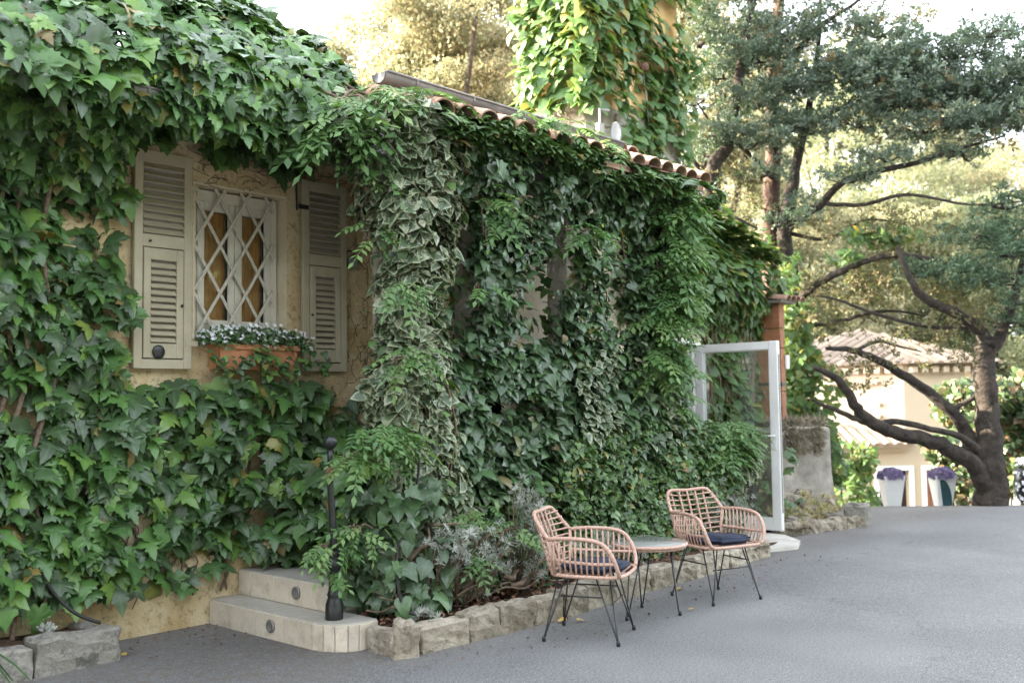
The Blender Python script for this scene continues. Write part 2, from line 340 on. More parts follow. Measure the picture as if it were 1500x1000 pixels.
# ------------------------------------------------------------ leaf templates
def outline_leaf(right, ctr=(0, .38), ring=False, droop=.22, fold=.12, rip=0., twist=0.):
    r_ = list(right); L = [(-x, y) for x, y in reversed(r_[1:-1])]
    out = np.array(r_ + L); n = len(out); V = [(ctr[0], ctr[1])]; edge = [0.]; vein = [1.]
    if ring:
        for i, p in enumerate(out): V.append((ctr[0] + (p[0] - ctr[0]) * .55, ctr[1] + (p[1] - ctr[1]) * .55)); edge.append(.55)
    for p in out: V.append(tuple(p)); edge.append(1.)
    V = np.array(V); T = []
    if ring:
        for i in range(n):
            j = (i + 1) % n; T.append((0, 1 + i, 1 + j)); T += [(1 + i, 1 + n + i, 1 + n + j), (1 + i, 1 + n + j, 1 + j)]
    else:
        T = [(0, 1 + i, 1 + (i + 1) % n) for i in range(n)]
    r2 = (V[:, 0] - ctr[0]) ** 2 + (V[:, 1] - ctr[1]) ** 2
    z = -droop * r2 * 1.6 + fold * np.abs(V[:, 0]) + rip * np.sin(V[:, 1] * 9 + np.abs(V[:, 0]) * 11) * np.array(edge) + twist * V[:, 0] * V[:, 1]
    ang = np.arctan2(np.abs(V[:, 0] - ctr[0]), V[:, 1] - ctr[1])
    vein = np.maximum(np.exp(-(ang / .12) ** 2), np.maximum(np.exp(-((ang - 1.45) / .15) ** 2), np.exp(-((ang - .75) / .1) ** 2) * .5)); vein[0] = 1
    V3 = np.c_[V, z]; T = np.array([(a, c, b) for a, b, c in T])
    return V3, T, np.array(edge), vein
BOST = [(0, .03), (.12, -.14), (.30, -.13), (.33, -.02), (.47, -.02), (.44, .10), (.72, .30), (.54, .33), (.44, .43), (.22, .43), (.33, .60), (.19, .66), (.17, .82), (0, 1.12)]
BOST2 = [(0, .02), (.16, -.10), (.34, -.06), (.43, .05), (.58, .10), (.60, .22), (.50, .30), (.55, .44), (.36, .48), (.35, .62), (.22, .68), (.14, .84), (0, 1.02)]
IVY = [(0, 0), (.14, -.12), (.34, -.10), (.37, .04), (.60, .20), (.36, .34), (.28, .52), (.13, .78), (0, 1.0)]
IVY2 = [(0, .0), (.17, -.12), (.38, -.03), (.46, .16), (.36, .36), (.30, .56), (.14, .80), (0, .98)]
HEART = [(0, .04), (.15, -.10), (.36, -.05), (.47, .15), (.40, .43), (.22, .73), (0, 1.05)]
def temps(o, k, ring=False, **kw):
    return [outline_leaf(o, ring=ring, droop=kw.get('droop', .22) * random.uniform(.4, 1.6), fold=random.uniform(-.08, .22), rip=random.uniform(0, kw.get('rip', .03)), twist=random.uniform(-.15, .15)) for _ in range(k)]
T_BOST = temps(BOST, 4, True, rip=.05) + temps(BOST2, 2, True, rip=.05)
T_BOSTL = temps(BOST, 2) + temps(BOST2, 2)
T_IVY = temps(IVY, 4) + temps(IVY2, 3); T_HEART = temps(HEART, 4)
T_VAR = temps(IVY2, 3, True, rip=.08) + temps(HEART, 2, True, rip=.06)
T_IVYR = temps(IVY, 3, True, rip=.06) + temps(IVY2, 3, True, rip=.06)
def blade_template(blades):
    """blades: list of (base, dir, side, length, width) -> folded leaflets of 4 triangles"""
    V = []; T = []; E_ = []; 
    for b_, d, s_, l, wd in blades:
        b_, d, s_ = map(np.array, (b_, d, s_)); nrm = np.cross(s_, d); k = len(V)
        V += [b_, b_ + d * l * .42 + s_ * wd, b_ + d * l * .45 - nrm * wd * .35, b_ + d * l * .42 - s_ * wd, b_ + d * l - nrm * l * .06]
        T += [(k, k + 1, k + 2), (k, k + 2, k + 3), (k + 1, k + 4, k + 2), (k + 2, k + 4, k + 3)]; E_ += [0, 1, 0, 1, 1]
    V = np.array(V); return V, np.array([(a, c, b) for a, b, c in T]), np.array(E_, float), np.zeros(len(V))
def wist_template(seed, n=6, L=1.0, droop=.3):
    rd = random.Random(seed); B = []
    for i in range(n):
        y = L * (.18 + .74 * i / n); z = -droop * y * y
        for sx in (-1, 1):
            a = R(rd.uniform(48, 66)); d = np.array([sx * math.sin(a), math.cos(a), -.15 - .6 * droop * y + rd.uniform(-.12, .12)]); d /= np.linalg.norm(d)
            s_ = np.cross(d, [0, 0, 1]); s_ /= np.linalg.norm(s_); B.append(((0, y, z), d, s_, rd.uniform(.24, .32), rd.uniform(.062, .085)))
    d = np.array([0, .9, -.4]); d /= np.linalg.norm(d); B.append(((0, L * .92, -droop * .85), d, (1, 0, 0), .3, .065))
    V, T, E_, ve = blade_template(B); k = len(V)          # rachis strip
    ys = np.linspace(0, L * .95, 4); pv = []
    for y in ys: pv += [(-.008, y, -droop * y * y), (.008, y, -droop * y * y)]
    pt_ = [(k + 2 * i + a, k + 2 * i + b_, k + 2 * i + c_) for i in range(3) for a, b_, c_ in ((0, 1, 3), (0, 3, 2))]
    return np.vstack([V, pv]), np.vstack([T, pt_]), np.r_[E_, np.zeros(8)], np.r_[ve, np.zeros(8)]
T_WIST = [wist_template(i, n=random.choice((4, 4, 5)), droop=random.uniform(.15, .5)) for i in range(6)]
def star_template(seed, n=16, w_=.07, up=.4):
    rd = random.Random(seed); B = []
    for i in range(n):
        a = 2.4 * i; e = R(rd.uniform(-20, 70) if up else rd.uniform(-60, 80)); d = np.array([math.cos(a) * math.cos(e), math.sin(a) * math.cos(e), math.sin(e)])
        s_ = np.array([-math.sin(a), math.cos(a), 0.]); B.append(((0, 0, rd.uniform(-.1, .1)), d, s_, rd.uniform(.6, 1.), w_))
    return blade_template(B)
T_STAR = [star_template(i) for i in range(4)]
def tuft_template(seed, n=28, w_=.08, l=.30, flat=1.0):   # loose ball of leaf-sized faces
    rd = np.random.default_rng(seed); V = []; T = []
    for i in range(n):
        c_ = rd.normal(size=3); c_ = c_ / np.linalg.norm(c_) * rd.random() ** .5 * np.array([1, 1, flat]); d = rd.normal(size=3) + c_; d /= np.linalg.norm(d)
        s_ = np.cross(d, rd.normal(size=3)); s_ /= np.linalg.norm(s_); k = len(V)
        ll = l * rd.uniform(.6, 1.2); V += [c_ - d * ll * .5, c_ + s_ * w_, c_ + d * ll * .5, c_ - s_ * w_]; T += [(k, k + 1, k + 2), (k, k + 2, k + 3)]
    V = np.array(V); return V, np.array(T), np.ones(len(V)), np.zeros(len(V))
T_TUFT = [tuft_template(i) for i in range(5)]
def spray_template(seed, n=44):                            # feathery conifer branchlet along +Y
    rd = np.random.default_rng(seed); V = []; T = []
    cl = [np.array([rd.uniform(-.28, .28) * (1.1 - y), y * .8, rd.uniform(-.04, .1)]) for y in rd.random(7)]
    for i in range(n):
        c_ = cl[i % 7]; d = rd.normal(size=3) * [1, .8, .8] + [c_[0] * 2, .7, .55]; d /= np.linalg.norm(d); p = c_ + d * .02 + rd.normal(size=3) * .02; s_ = np.cross(d, rd.normal(size=3)); s_ /= np.linalg.norm(s_)
        k = len(V); l = rd.uniform(.10, .19); ww = .032; V += [p, p + d * l * .6 + s_ * ww, p + d * l, p + d * l * .6 - s_ * ww]; T += [(k, k + 1, k + 2), (k, k + 2, k + 3)]
    V = np.array(V); return V, np.array(T), np.ones(len(V)), np.zeros(len(V))
T_SPRAY = [spray_template(i + 50) for i in range(6)]
def unit(A): return A / np.maximum(np.linalg.norm(A, axis=-1, keepdims=True), 1e-9)

def scatter(parent, temps_, P, Td, Nn, Sz, mat, k=0, leaf_name='leaf', mass_name='foliage', origin=None):
    """the k leaves that show largest become part objects (shared meshes), the rest one joined part"""
    P = np.asarray(P); Nn = unit(Nn); Td = unit(Td - Nn * np.sum(Td * Nn, 1, keepdims=True)); X = np.cross(Td, Nn)
    n = len(P); which = rng.integers(0, len(temps_), n); org = np.array(origin if origin is not None else wloc(parent))
    sel = np.zeros(n, bool)
    if k:
        v = P - np.array(CAMP); d = np.linalg.norm(v, axis=1); f = v @ np.array(FWD); px = (v @ np.array(RGT)) / f * F_PX; py = (v @ np.array(UPV)) / f * F_PX
        inside = (f > 0) & (np.abs(px) < 745) & (np.abs(py) < 490)
        near = vis_score(v, d)
        sc = Sz / d * (.3 + np.abs(np.sum(v / d[:, None] * Nn, 1))) * inside * near
        sel[np.argsort(-sc)[:k]] = True
        meshes = [mesh_np(leaf_name, t_[0], t_[1], mat, {'edge': t_[2], 'vein': t_[3]}) for t_ in temps_]
        for i in np.nonzero(sel)[0]:
            o = bpy.data.objects.new(leaf_name, meshes[which[i]]); s_ = Sz[i]
            mt = Matrix(((X[i][0], Td[i][0], Nn[i][0]), (X[i][1], Td[i][1], Nn[i][1]), (X[i][2], Td[i][2], Nn[i][2]))).to_4x4() @ Matrix.Scale(s_, 4)
            mt.translation = Vector(P[i] - org); o.matrix_basis = mt; link(o, parent)
    VV = []; TT = []; RR = []; EE = []; VE = []; base = 0
    for ti, t_ in enumerate(temps_):
        ids = np.nonzero((which == ti) & ~sel)[0]
        if not len(ids): continue
        tv = t_[0]; A = (tv[None, :, 0, None] * X[ids, None] + tv[None, :, 1, None] * Td[ids, None] + tv[None, :, 2, None] * Nn[ids, None]) * Sz[ids, None, None] + (P[ids] - org)[:, None]
        nv = len(tv); VV.append(A.reshape(-1, 3)); TT.append((t_[1][None] + (base + np.arange(len(ids)) * nv)[:, None, None]).reshape(-1, 3)); base += nv * len(ids)
        RR.append(np.repeat(rng.random(len(ids)), nv)); EE.append(np.tile(t_[2], len(ids))); VE.append(np.tile(t_[3], len(ids)))
    if VV:
        me = mesh_np(mass_name, np.vstack(VV), np.vstack(TT), mat, {'rnd': np.concatenate(RR), 'edge': np.concatenate(EE), 'vein': np.concatenate(VE)})
        o = bpy.data.objects.new(mass_name, me); link(o, parent); o['kind'] = 'stuff'
        return o
def vis_score(v, d):
    """crude visibility: of leaves in the same 1.2 degree cell of the view the nearest are visible"""
    f = v @ np.array(FWD); a = np.floor((v @ np.array(RGT)) / f * 55).astype(int); b_ = np.floor((v @ np.array(UPV)) / f * 55).astype(int)
    key = a * 4001 + b_; o = np.lexsort((d, key)); sc = np.zeros(len(d)); last = None; r_ = 0
    for i in o:
        if key[i] != last: last = key[i]; r_ = 0
        sc[i] = 1.0 if r_ < 2 else (.5 if r_ < 3 else .05); r_ += 1
    return sc
def hang(n, P, out, size, tilt=(42, 18), yaw=35, lat=.35):
    """leaf frames hanging on a surface with outward normals `out`"""
    up = np.array([0, 0, 1.]); out = unit(out); a = np.radians(rng.normal(tilt[0], tilt[1], n))[:, None]
    side = unit(np.cross(np.tile(up, (n, 1)), out + 1e-6))
    Nn = out * np.cos(a) + up * np.sin(a) + side * rng.normal(0, lat, (n, 1)); b_ = np.radians(rng.normal(0, yaw, n))[:, None]
    Td = -up * np.cos(b_) + side * np.sin(b_) + out * .25
    Sz = size * np.exp(rng.normal(0, .22, n)); return P, Td, Nn, Sz
def surf(n, fn, x, z, mask=None, bulge=.16, depth=.12, fr=2.2, dens=.0):
    """fn(X,z)->Y and the outward normal comes from its slope; leaves sit on a clumpy skin with a second layer behind"""
    X = rng.uniform(*x, n); Z = rng.uniform(*z, n)
    keep = np.ones(n, bool) if mask is None else mask(X, Z) > rng.random(n)
    X, Z = X[keep], Z[keep]; Y = fn(X, Z); e = .03
    out = unit(np.c_[(fn(X + e, Z) - fn(X - e, Z)) / (2 * e), -np.ones(len(X)), (fn(X, Z + e) - fn(X, Z - e)) / (2 * e)])
    P = np.c_[X, Y, Z]; q = vnoise(P * [1, 1, .8], fr) - .5; q2 = vnoise(P + 9, fr * 2.7) - .5
    P = P + out * (q * bulge * 2 + q2 * bulge * .9)[:, None] - out * (rng.random(len(X)) ** 1.5 * depth)[:, None]
    return P, out
def smask(v, a, b_): return np.clip((v - a) / (b_ - a), 0, 1)

# ============================================================ GROUND
def gz(x, y):                                             # level court, cresting and falling away beyond 12.5 m
    s_ = np.asarray(x) * _f0.x + np.asarray(y) * _f0.y; t_ = np.clip(s_ - 13.4, 0, None)
    z = -.039 * t_ ** 2; z = np.where(s_ > 20.2, -1.803 - .53 * 1.2 * (1 - np.exp(-(s_ - 20.2) / 1.2)), z)
    return z
gx = np.unique(np.r_[np.linspace(-60, 0, 20), np.linspace(0, 30, 121), np.linspace(30, 220, 24)]); gy = np.unique(np.r_[np.linspace(-90, -6, 20), np.linspace(-6, 22, 113), np.linspace(22, 220, 24)])
XX, YY = np.meshgrid(gx, gy, indexing='ij'); ny = len(gy)
Pg = np.c_[XX.ravel(), YY.ravel(), np.zeros(XX.size)]
Pg[:, 2] = gz(Pg[:, 0], Pg[:, 1]) + (vnoise(Pg, .35) - .5) * .03 * (np.hypot(Pg[:, 0] - 8, Pg[:, 1] - 1) < 14)
II, JJ = np.meshgrid(np.arange(len(gx) - 1), np.arange(ny - 1), indexing='ij'); a = (II * ny + JJ).ravel()
o = bpy.data.objects.new('asphalt_ground', mesh_np('asphalt_ground', Pg, np.vstack([np.c_[a, a + ny, a + ny + 1], np.c_[a, a + ny + 1, a + 1]]), M['asphalt'])); link(o); o['kind'] = 'structure'
# wooded hillside far behind
hp = []; hf = []
for i in range(41):
    for j in range(9):
        d = 55 + j * 14; l_ = (-80 + i * 5.5) * d / 55; p = _f0 * d + _r0 * l_; hp.append((p.x, p.y, -2.6 + max(0, j - .3) * 1.5 + 1.2 * math.sin(i * .7 + j)))
hf = [(i * 9 + j, (i + 1) * 9 + j, (i + 1) * 9 + j + 1, i * 9 + j + 1) for i in range(40) for j in range(8)]
h = MB(); h.add(hp, hf, True); M['hill'] = simple('hill_ground', (.12, .13, .05), (.24, .22, .10), .3, 1, coord='World')
h.obj('hillside', M['hill'])['kind'] = 'structure'

# ============================================================ IVY-CLAD HOUSE
W = 6.4
house = thing('house', (6, W, 0), 'ivy covered mustard plaster house with louvred shutters and tiled eaves', 'house')
wb = MB()
XL, XR = -4.0, 12.2; OX0, OX1, OZ0, OZ1 = 3.735, 4.53, 1.99, 3.15; DX0, DX1, DZ = 9.25, 10.42, 2.2
def wall_y(y, xs, zs, skip):                             # front wall as butting blocks
    for i in range(len(xs) - 1):
        for j in range(len(zs) - 1):
            if (i, j) in skip: continue
            wb.box(xs[i], xs[i + 1], y, y + .3, zs[j], zs[j + 1])
def grid_wall(x0, x1, z1, hole):
    hx0, hx1, hz0, hz1 = hole
    wb.box(x0, hx0, W, W + .3, -.3, z1); wb.box(hx1, x1, W, W + .3, -.3, z1); wb.box(hx0, hx1, W, W + .3, hz1, z1)
    if hz0 > -.3: wb.box(hx0, hx1, W, W + .3, -.3, hz0)
grid_wall(XL, 6.2, 3.72, (OX0, OX1, OZ0, OZ1))
wb.obj('wall', M['plaster'], house)
wb = MB(); wb.box(6.2, 8.5, W + .004, W + .3, -.3, 4.0); wb.box(5.0, 6.2, W + .02, W + .3, 3.72, 4.0); grid_wall(8.5, XR, 3.3, (DX0, DX1, -.3, DZ)); wb.obj('wall', M['plaster_smooth'], house)
wb = MB(); wb.box(XL, XL + .3, W + .3, 11, -.3, 3.72); wb.box(XR - .3, XR, W + .3, 11, -.3, 3.25); wb.box(XL, XR, 11, 11.3, -.3, 3.6); wb.box(4.9, 8.5, 11, 11.3, 3.6, 4.6); wb.box(4.9, 5.1, 6.7, 11, 3.72, 4.4); wb.box(5.0, 5.3, W + .3, 11, -.3, 3.72); wb.obj('wall', M['plaster'], house)
rv = MB()                                                 # window reveal lining
rv.box(OX1 - .012, OX1 + .0, W - .002, W + .2, OZ0, OZ1); rv.box(OX0, OX0 + .012, W - .002, W + .2, OZ0, OZ1); rv.box(OX0, OX1, W + .001, W + .2, OZ1 - .014, OZ1); rv.box(OX0, OX1, W + .001, W + .2, OZ0, OZ0 + .03)
rv.obj('window_reveal', M['reveal'], house)
# roof slabs
rf = MB()
def slab(x0, x1, y0, z0, y1, z1, th=.08):
    vs = [(x0, y0, z0), (x1, y0, z0), (x1, y1, z1), (x0, y1, z1)]; vs += [(a, b, c - th) for a, b, c in vs]
    rf.add(vs, [(0, 1, 2, 3), (7, 6, 5, 4), (0, 4, 5, 1), (1, 5, 6, 2), (2, 6, 7, 3), (3, 7, 4, 0)])
slab(-4.3, 5.25, 5.72, 3.52, 8.9, 4.95); slab(-4.3, 5.25, 11.6, 3.6, 8.9, 4.95); rf.obj('roof', M['tree_bark'], house)
rf = MB(); slab(5.0, 8.35, 5.66, 4.0, 11.5, 4.5); slab(8.36, 12.2, 6.45, 3.34, 11.5, 3.7); upper = rf.obj('roof', M['tile'], house)
fb = MB(); fb.box(-4.3, 5.1, 5.66, 5.715, 3.36, 3.50, bev=.01); fb.obj('fascia_board', M['eave_wood'], house)
gb = MB(); pts_ = [(4.3, 5.60, 3.455), (5.2, 5.6, 3.46)]; 
def gutter(x0, x1, y, z0, z1, r_, name='gutter'):
    g = MB(); n = 10; vs = []
    for x, z in ((x0, z0), (x1, z1)):
        for rr in (r_, r_ - .008):
            for k in range(n + 1):
                a = math.pi + math.pi * k / n; vs.append((x, y + rr * math.cos(a), z + rr * math.sin(a)))
    m_ = n + 1; fs = []
    for k in range(n): fs += [(k, k + 1, 2 * m_ + k + 1, 2 * m_ + k), (m_ + k, 3 * m_ + k, 3 * m_ + k + 1, m_ + k + 1)]
    for e in (0, 2 * m_): fs += [(e + k, e + m_ + k, e + m_ + k + 1, e + k + 1) for k in range(n)]
    fs += [tuple(range(n + 1)), tuple(2 * m_ + k for k in range(n + 1))[::-1]]
    g.add(vs, fs, True); g.tube([(x0, y - r_, z0), (x1, y - r_, z1)], .011, 6)
    o = g.obj(name, M['gutter'], house)
    for i in range(int((x1 - x0) / .62)):
        t_ = (i + .5) * .62 / (x1 - x0); b_ = MB(); x = x0 + (x1 - x0) * t_; z = z0 + (z1 - z0) * t_
        b_.box(x - .012, x + .012, y - r_ - .006, y + r_, z - .004, z + .004); b_.tube([(x, y + (r_ + .004) * math.cos(a), z + (r_ + .004) * math.sin(a)) for a in np.linspace(math.pi, 2 * math.pi, 8)], .008, 5); b_.obj('gutter_bracket', M['gutter'], o)
gutter(4.75, 7.75, 5.55, 3.985, 4.005, .082); gutter(2.0, 4.98, 5.6, 3.45, 3.47, .07)
# canal tiles: half-round tapered, one mesh shared
def tile_mesh(L=.42, r0=.105, r1=.085, th=.014):
    g = MB(); n = 8; vs = []
    for y, rr in ((0, r0), (L, r1)):
        for q in (rr, rr - th):
            for k in range(n + 1):
                a = math.pi * k / n; vs.append((q * math.cos(a), y, q * math.sin(a) * .8))
    m_ = n + 1; fs = []
    for k in range(n): fs += [(k, k + 1, 2 * m_ + k + 1, 2 * m_ + k), (m_ + k, 3 * m_ + k, 3 * m_ + k + 1, m_ + k + 1)]
    for k in range(n): fs += [(k, m_ + k, m_ + k + 1, k + 1), (2 * m_ + k, 2 * m_ + k + 1, 3 * m_ + k + 1, 3 * m_ + k)]
    g.add(vs, fs, False); return g
TILE = tile_mesh().mesh('tile', M['tile'])
def put(name, me, parent, loc, rot=(0, 0, 0), sc=1):
    o = bpy.data.objects.new(name, me); link(o, parent); o.rotation_euler = rot; o.scale = (sc, sc, sc) if not hasattr(sc, '__len__') else sc
    o.location = Vector(loc) - wloc(parent); return o
pr = MB(); vs = [(4.7, 4.98, 3.56), (8.35, 4.98, 3.60), (8.35, 5.75, 3.88), (4.7, 5.75, 3.84)]; vs += [(a, b, c - .05) for a, b, c in vs]
pr.add(vs, [(0, 1, 2, 3), (7, 6, 5, 4), (0, 4, 5, 1), (1, 5, 6, 2), (2, 6, 7, 3), (3, 7, 4, 0)])
porch_roof = pr.obj('porch_roof', M['tile'], house)
for i in range(17):
    for j in range(2):
        x = 4.8 + i * .215; z = 3.585 + (x - 4.7) * .011 + j * .13
        put('tile', TILE, porch_roof, (x + random.uniform(-.012, .012), 4.90 + j * .36 + random.uniform(-.02, .02), z), (R(20 + random.uniform(-2, 2)), random.uniform(-.05, .05), random.uniform(-.04, .04)))
for i in range(15):
    put('tile', TILE, upper, (5.1 + i * .215, 5.61 + random.uniform(-.015, .015), 3.965 + i * .0015), (R(6), 0, random.uniform(-.04, .04)))
# porch: parapet, piers and platform behind the ivy
pw = MB(); pw.box(4.86, 8.3, 5.36, 5.6, -.1, 1.98); pw.obj('parapet', M['tower_stone'], house)
for x in (4.72, 5.56, 6.72, 8.05):
    p_ = MB(); p_.box(x, x + (.3 if x < 8 else .28), 5.36, 5.62, -.1, 3.52, bev=.02); p_.obj('pier', M['tower_stone'], house)
lb = MB(); lb.box(4.6, 8.33, 5.25, 5.5, 3.30, 3.52); lb.obj('lintel', M['eave_wood'], house)
pf = MB(); pf.box(5.0, 8.33, 5.6, W, -.1, .69); pf.obj('porch_floor', M['step_top'], house)
st = MB(); st.box(6.39, 6.47, W - .06, W, .7, 3.22, bev=.006); st.obj('door_jamb', M['eave_wood'], house)
st = MB(); st.box(6.30, 6.385, W - .04, W, .7, 3.15); st.obj('door_leaf', M['frame_cream'], house); st = MB(); st.box(6.475, 7.2, W - .02, W - .001, .7, 3.1); st.obj('inner_door', M['frame_cream'], house)
# side wing end: sides of the doorway
db = MB(); db.box(DX0 - .5, 10.95, 8.3, 8.4, 0, 2.6); db.obj('inner_wall', M['room'], house)
db = MB(); db.box(8.6, 11, W + .3, 8.4, -.05, 0.0); db.box(8.6, 11, W + .3, 8.4, 2.5, 2.6); db.obj('inner_floor', M['room'], house)

# shutters: frame, upper louvres, small flap with its own louvres
def shutter(x0, flip):
    y = W - .065; wd = .43; z0, z1 = 1.80, 3.30; t_ = .036
    f = MB(); sw = .062
    f.box(x0, x0 + sw, y, y + t_, z0, z1, bev=.004); f.box(x0 + wd - sw, x0 + wd, y, y + t_, z0, z1, bev=.004)
    f.box(x0 + sw, x0 + wd - sw, y + .002, y + t_ - .002, 3.215, z1 - .002); f.box(x0 + sw, x0 + wd - sw, y + .002, y + t_ - .002, 2.635, 2.72); f.box(x0 + sw, x0 + wd - sw, y + .002, y + t_ - .002, z0 + .002, 1.865)
    fr = f.obj('shutter', M['shutter'], house)
    sm_ = MB(); L_ = wd - 2 * sw - .004; sm_.box(0, L_, -.004, .004, -.024, .024); me = sm_.mesh('louvre_slat', M['shutter'])
    for i in range(10): put('louvre_slat', me, fr, (x0 + sw + .002, y + .013, 2.748 + i * .0495), (R(-44), 0, 0))
    bk = MB(); bk.box(x0 + .03, x0 + wd - .03, y + t_ - .003, y + t_, z0 + .03, z1 - .05); bk.obj('backing_board', M['eave_wood'], fr)
    px0, px1, pz0, pz1 = x0 + sw + .006, x0 + wd - sw - .006, 1.873, 2.627
    p_ = MB(); q = .052; yy = y - .004
    p_.box(px0, px0 + q, yy, yy + t_ - .004, pz0, pz1, bev=.003); p_.box(px1 - q, px1, yy, yy + t_ - .004, pz0, pz1, bev=.003)
    p_.box(px0 + q, px1 - q, yy + .002, yy + t_ - .006, pz1 - .08, pz1 - .001); p_.box(px0 + q, px1 - q, yy + .002, yy + t_ - .006, pz0 + .001, pz0 + .10)
    fl = p_.obj('shutter_flap', M['shutter'], house)
    sm2 = MB(); sm2.box(0, px1 - px0 - 2 * q - .003, -.0035, .0035, -.022, .022); me2 = sm2.mesh('louvre_slat', M['shutter'])
    for i in range(12): put('louvre_slat', me2, fl, (px0 + q + .0015, yy + .013, 1.998 + i * .0465), (R(-44), 0, 0))
    kn = MB(); kx = px1 - .015 if not flip else px0 + .012; kn.lathe([(.001, 0), (.009, .002), (.011, .012), (.001, .018)], 10)
    k_ = put('knob', kn.mesh('knob', M['black']), fl, (kx, yy - .001, 2.24), (R(90), 0, 0))
    hb = MB()
    for z in (1.98, 3.08): hb.box(x0 + (wd - .05 if not flip else -.045), x0 + (wd + .045 if not flip else .05), y - .005, y + .001, z - .018, z + .018)
    hb.obj('hinge_strap', M['black'] if flip else M['shutter'], fr)
    if not flip:
        d = MB(); d.lathe([(.001, 0), (.035, .0), (.038, .006), (.03, .012), (.001, .012)], 20); put('round_vent', d.mesh('round_vent', M['black']), fr, (x0 + .175, yy - .002, 1.915), (R(90), 0, 0), (1.25, 1.25, 1))
        d = MB(); d.lathe([(.001, 0), (.008, 0), (.008, .015), (.001, .016)], 8); put('knob', d.mesh('knob', M['black']), fr, (x0 + .11, y - .001, 2.672), (R(90), 0, 0))
    else:
        d = MB(); d.box(-.015, .015, -.012, 0, -.03, .03); d.tube([(-.03, -.015, -.03), (0, -.03, 0), (.03, -.015, -.02)], .006, 6); put('latch', d.mesh('latch', M['gutter']), fr, (x0 + .23, yy - .001, 1.88))
shutter(3.262, False); shutter(4.642, True)
# window: outer frame, two casements, curtain coloured as a warm reflection, folding lattice
wy = W + .09
wf = MB(); a0, a1, c0, c1 = 3.755, 4.505, 2.03, 3.12
wf.box(a0, a0 + .06, wy, wy + .07, c0, c1, bev=.004); wf.box(a1 - .06, a1, wy, wy + .07, c0, c1, bev=.004); wf.box(a0 + .06, a1 - .06, wy, wy + .07, c1 - .08, c1); wf.box(a0 + .06, a1 - .06, wy, wy + .07, c0, c0 + .06)
win = wf.obj('window', M['frame_cream'], house); mid = (a0 + a1) / 2
for s_, (b0, b1) in enumerate(((a0 + .062, mid - .002), (mid + .002, a1 - .062))):
    cs = MB(); e = .058; yy = wy - .012
    cs.box(b0, b0 + e, yy, yy + .05, c0 + .062, c1 - .082, bev=.006); cs.box(b1 - e, b1, yy, yy + .05, c0 + .062, c1 - .082, bev=.006)
    cs.box(b0 + e, b1 - e, yy + .002, yy + .048, c1 - .15, c1 - .083); cs.box(b0 + e, b1 - e, yy + .002, yy + .048, c0 + .063, c0 + .14)
    cs.obj('casement_frame', M['frame_cream'], win)
    gp = MB(); gp.box(b0 + e, b1 - e, yy + .02, yy + .026, c0 + .14, c1 - .15); gp.obj('pane', M['glass'], win)
    gk = MB(); gk.box(b1 - e - .012, b1 - e, yy + .012, yy + .02, c0 + .14, c1 - .15); gk.obj('seal', M['black'], win)
    cu = MB(); n_ = 26; vs = [(b0 + (b1 - b0) * i / n_, yy + .075 + .016 * math.sin(i * 1.1 + s_), z) for z in (c0 + .1, c1 - .1) for i in range(n_ + 1)]
    cu.add(vs, [(i, i + 1, n_ + 2 + i, n_ + 1 + i) for i in range(n_)], True); cu.obj('curtain', M['curtain'], win)
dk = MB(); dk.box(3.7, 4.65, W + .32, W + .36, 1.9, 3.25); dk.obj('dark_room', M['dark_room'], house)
lx0, lx1, lz0, lz1 = 3.76, 4.44, 2.02, 3.13; sl_ = 1.62; step_ = .1613
for fam in (1, -1):
    for i in range(-12, 14):
        xs_ = lx0 + i * step_ * 2 * .5 * 1.0 if False else lx0 + i * .215
        pa = []                                           # line x = xs_ + fam*(z-lz0)/sl_
        for z in np.linspace(lz0, lz1, 60):
            x = xs_ + fam * (z - lz0) / sl_
            if lx0 - .004 <= x <= lx1 + .004: pa.append((x, z))
        if len(pa) < 6: continue
        (xa, za), (xb, zb) = pa[0], pa[-1]; L_ = math.hypot(xb - xa, zb - za); bm_ = MB(); bm_.box(0, L_, -.004, .004, -.0115, .0115)
        put('lattice_bar', bm_.mesh('lattice_bar', M['lattice']), win, (xa, W + (.03 if fam > 0 else .039), za), (0, -math.atan2(zb - za, xb - xa), 0))
# small fixtures on the wall
cb = MB(); cb.tube(catmull([(4.607, W - .012, 3.62), (4.612, W - .014, 3.4), (4.617, W - .012, 3.2), (4.62, W - .012, 3.06)], 3), .008, 6); tag(cb.obj('cable', M['cable']), 'thin black cable running down the wall to the right shutter hinge', 'cable')
ab = thing('wall_box', (5.16, W, 2.68), 'small grey plastic box on the plaster right of the shutter', 'junction box')
a_ = MB(); a_.box(5.115, 5.20, W - .05, W, 2.655, 2.735, bev=.008); a_.obj('case', M['grey_box'], ab); a_ = MB(); a_.tube(catmull([(5.16, W - .03, 2.735), (5.17, W - .03, 2.78), (5.12, W - .02, 2.79), (5.09, W - .01, 2.75)], 4), .005, 6); a_.obj('lead', M['cable'], ab)

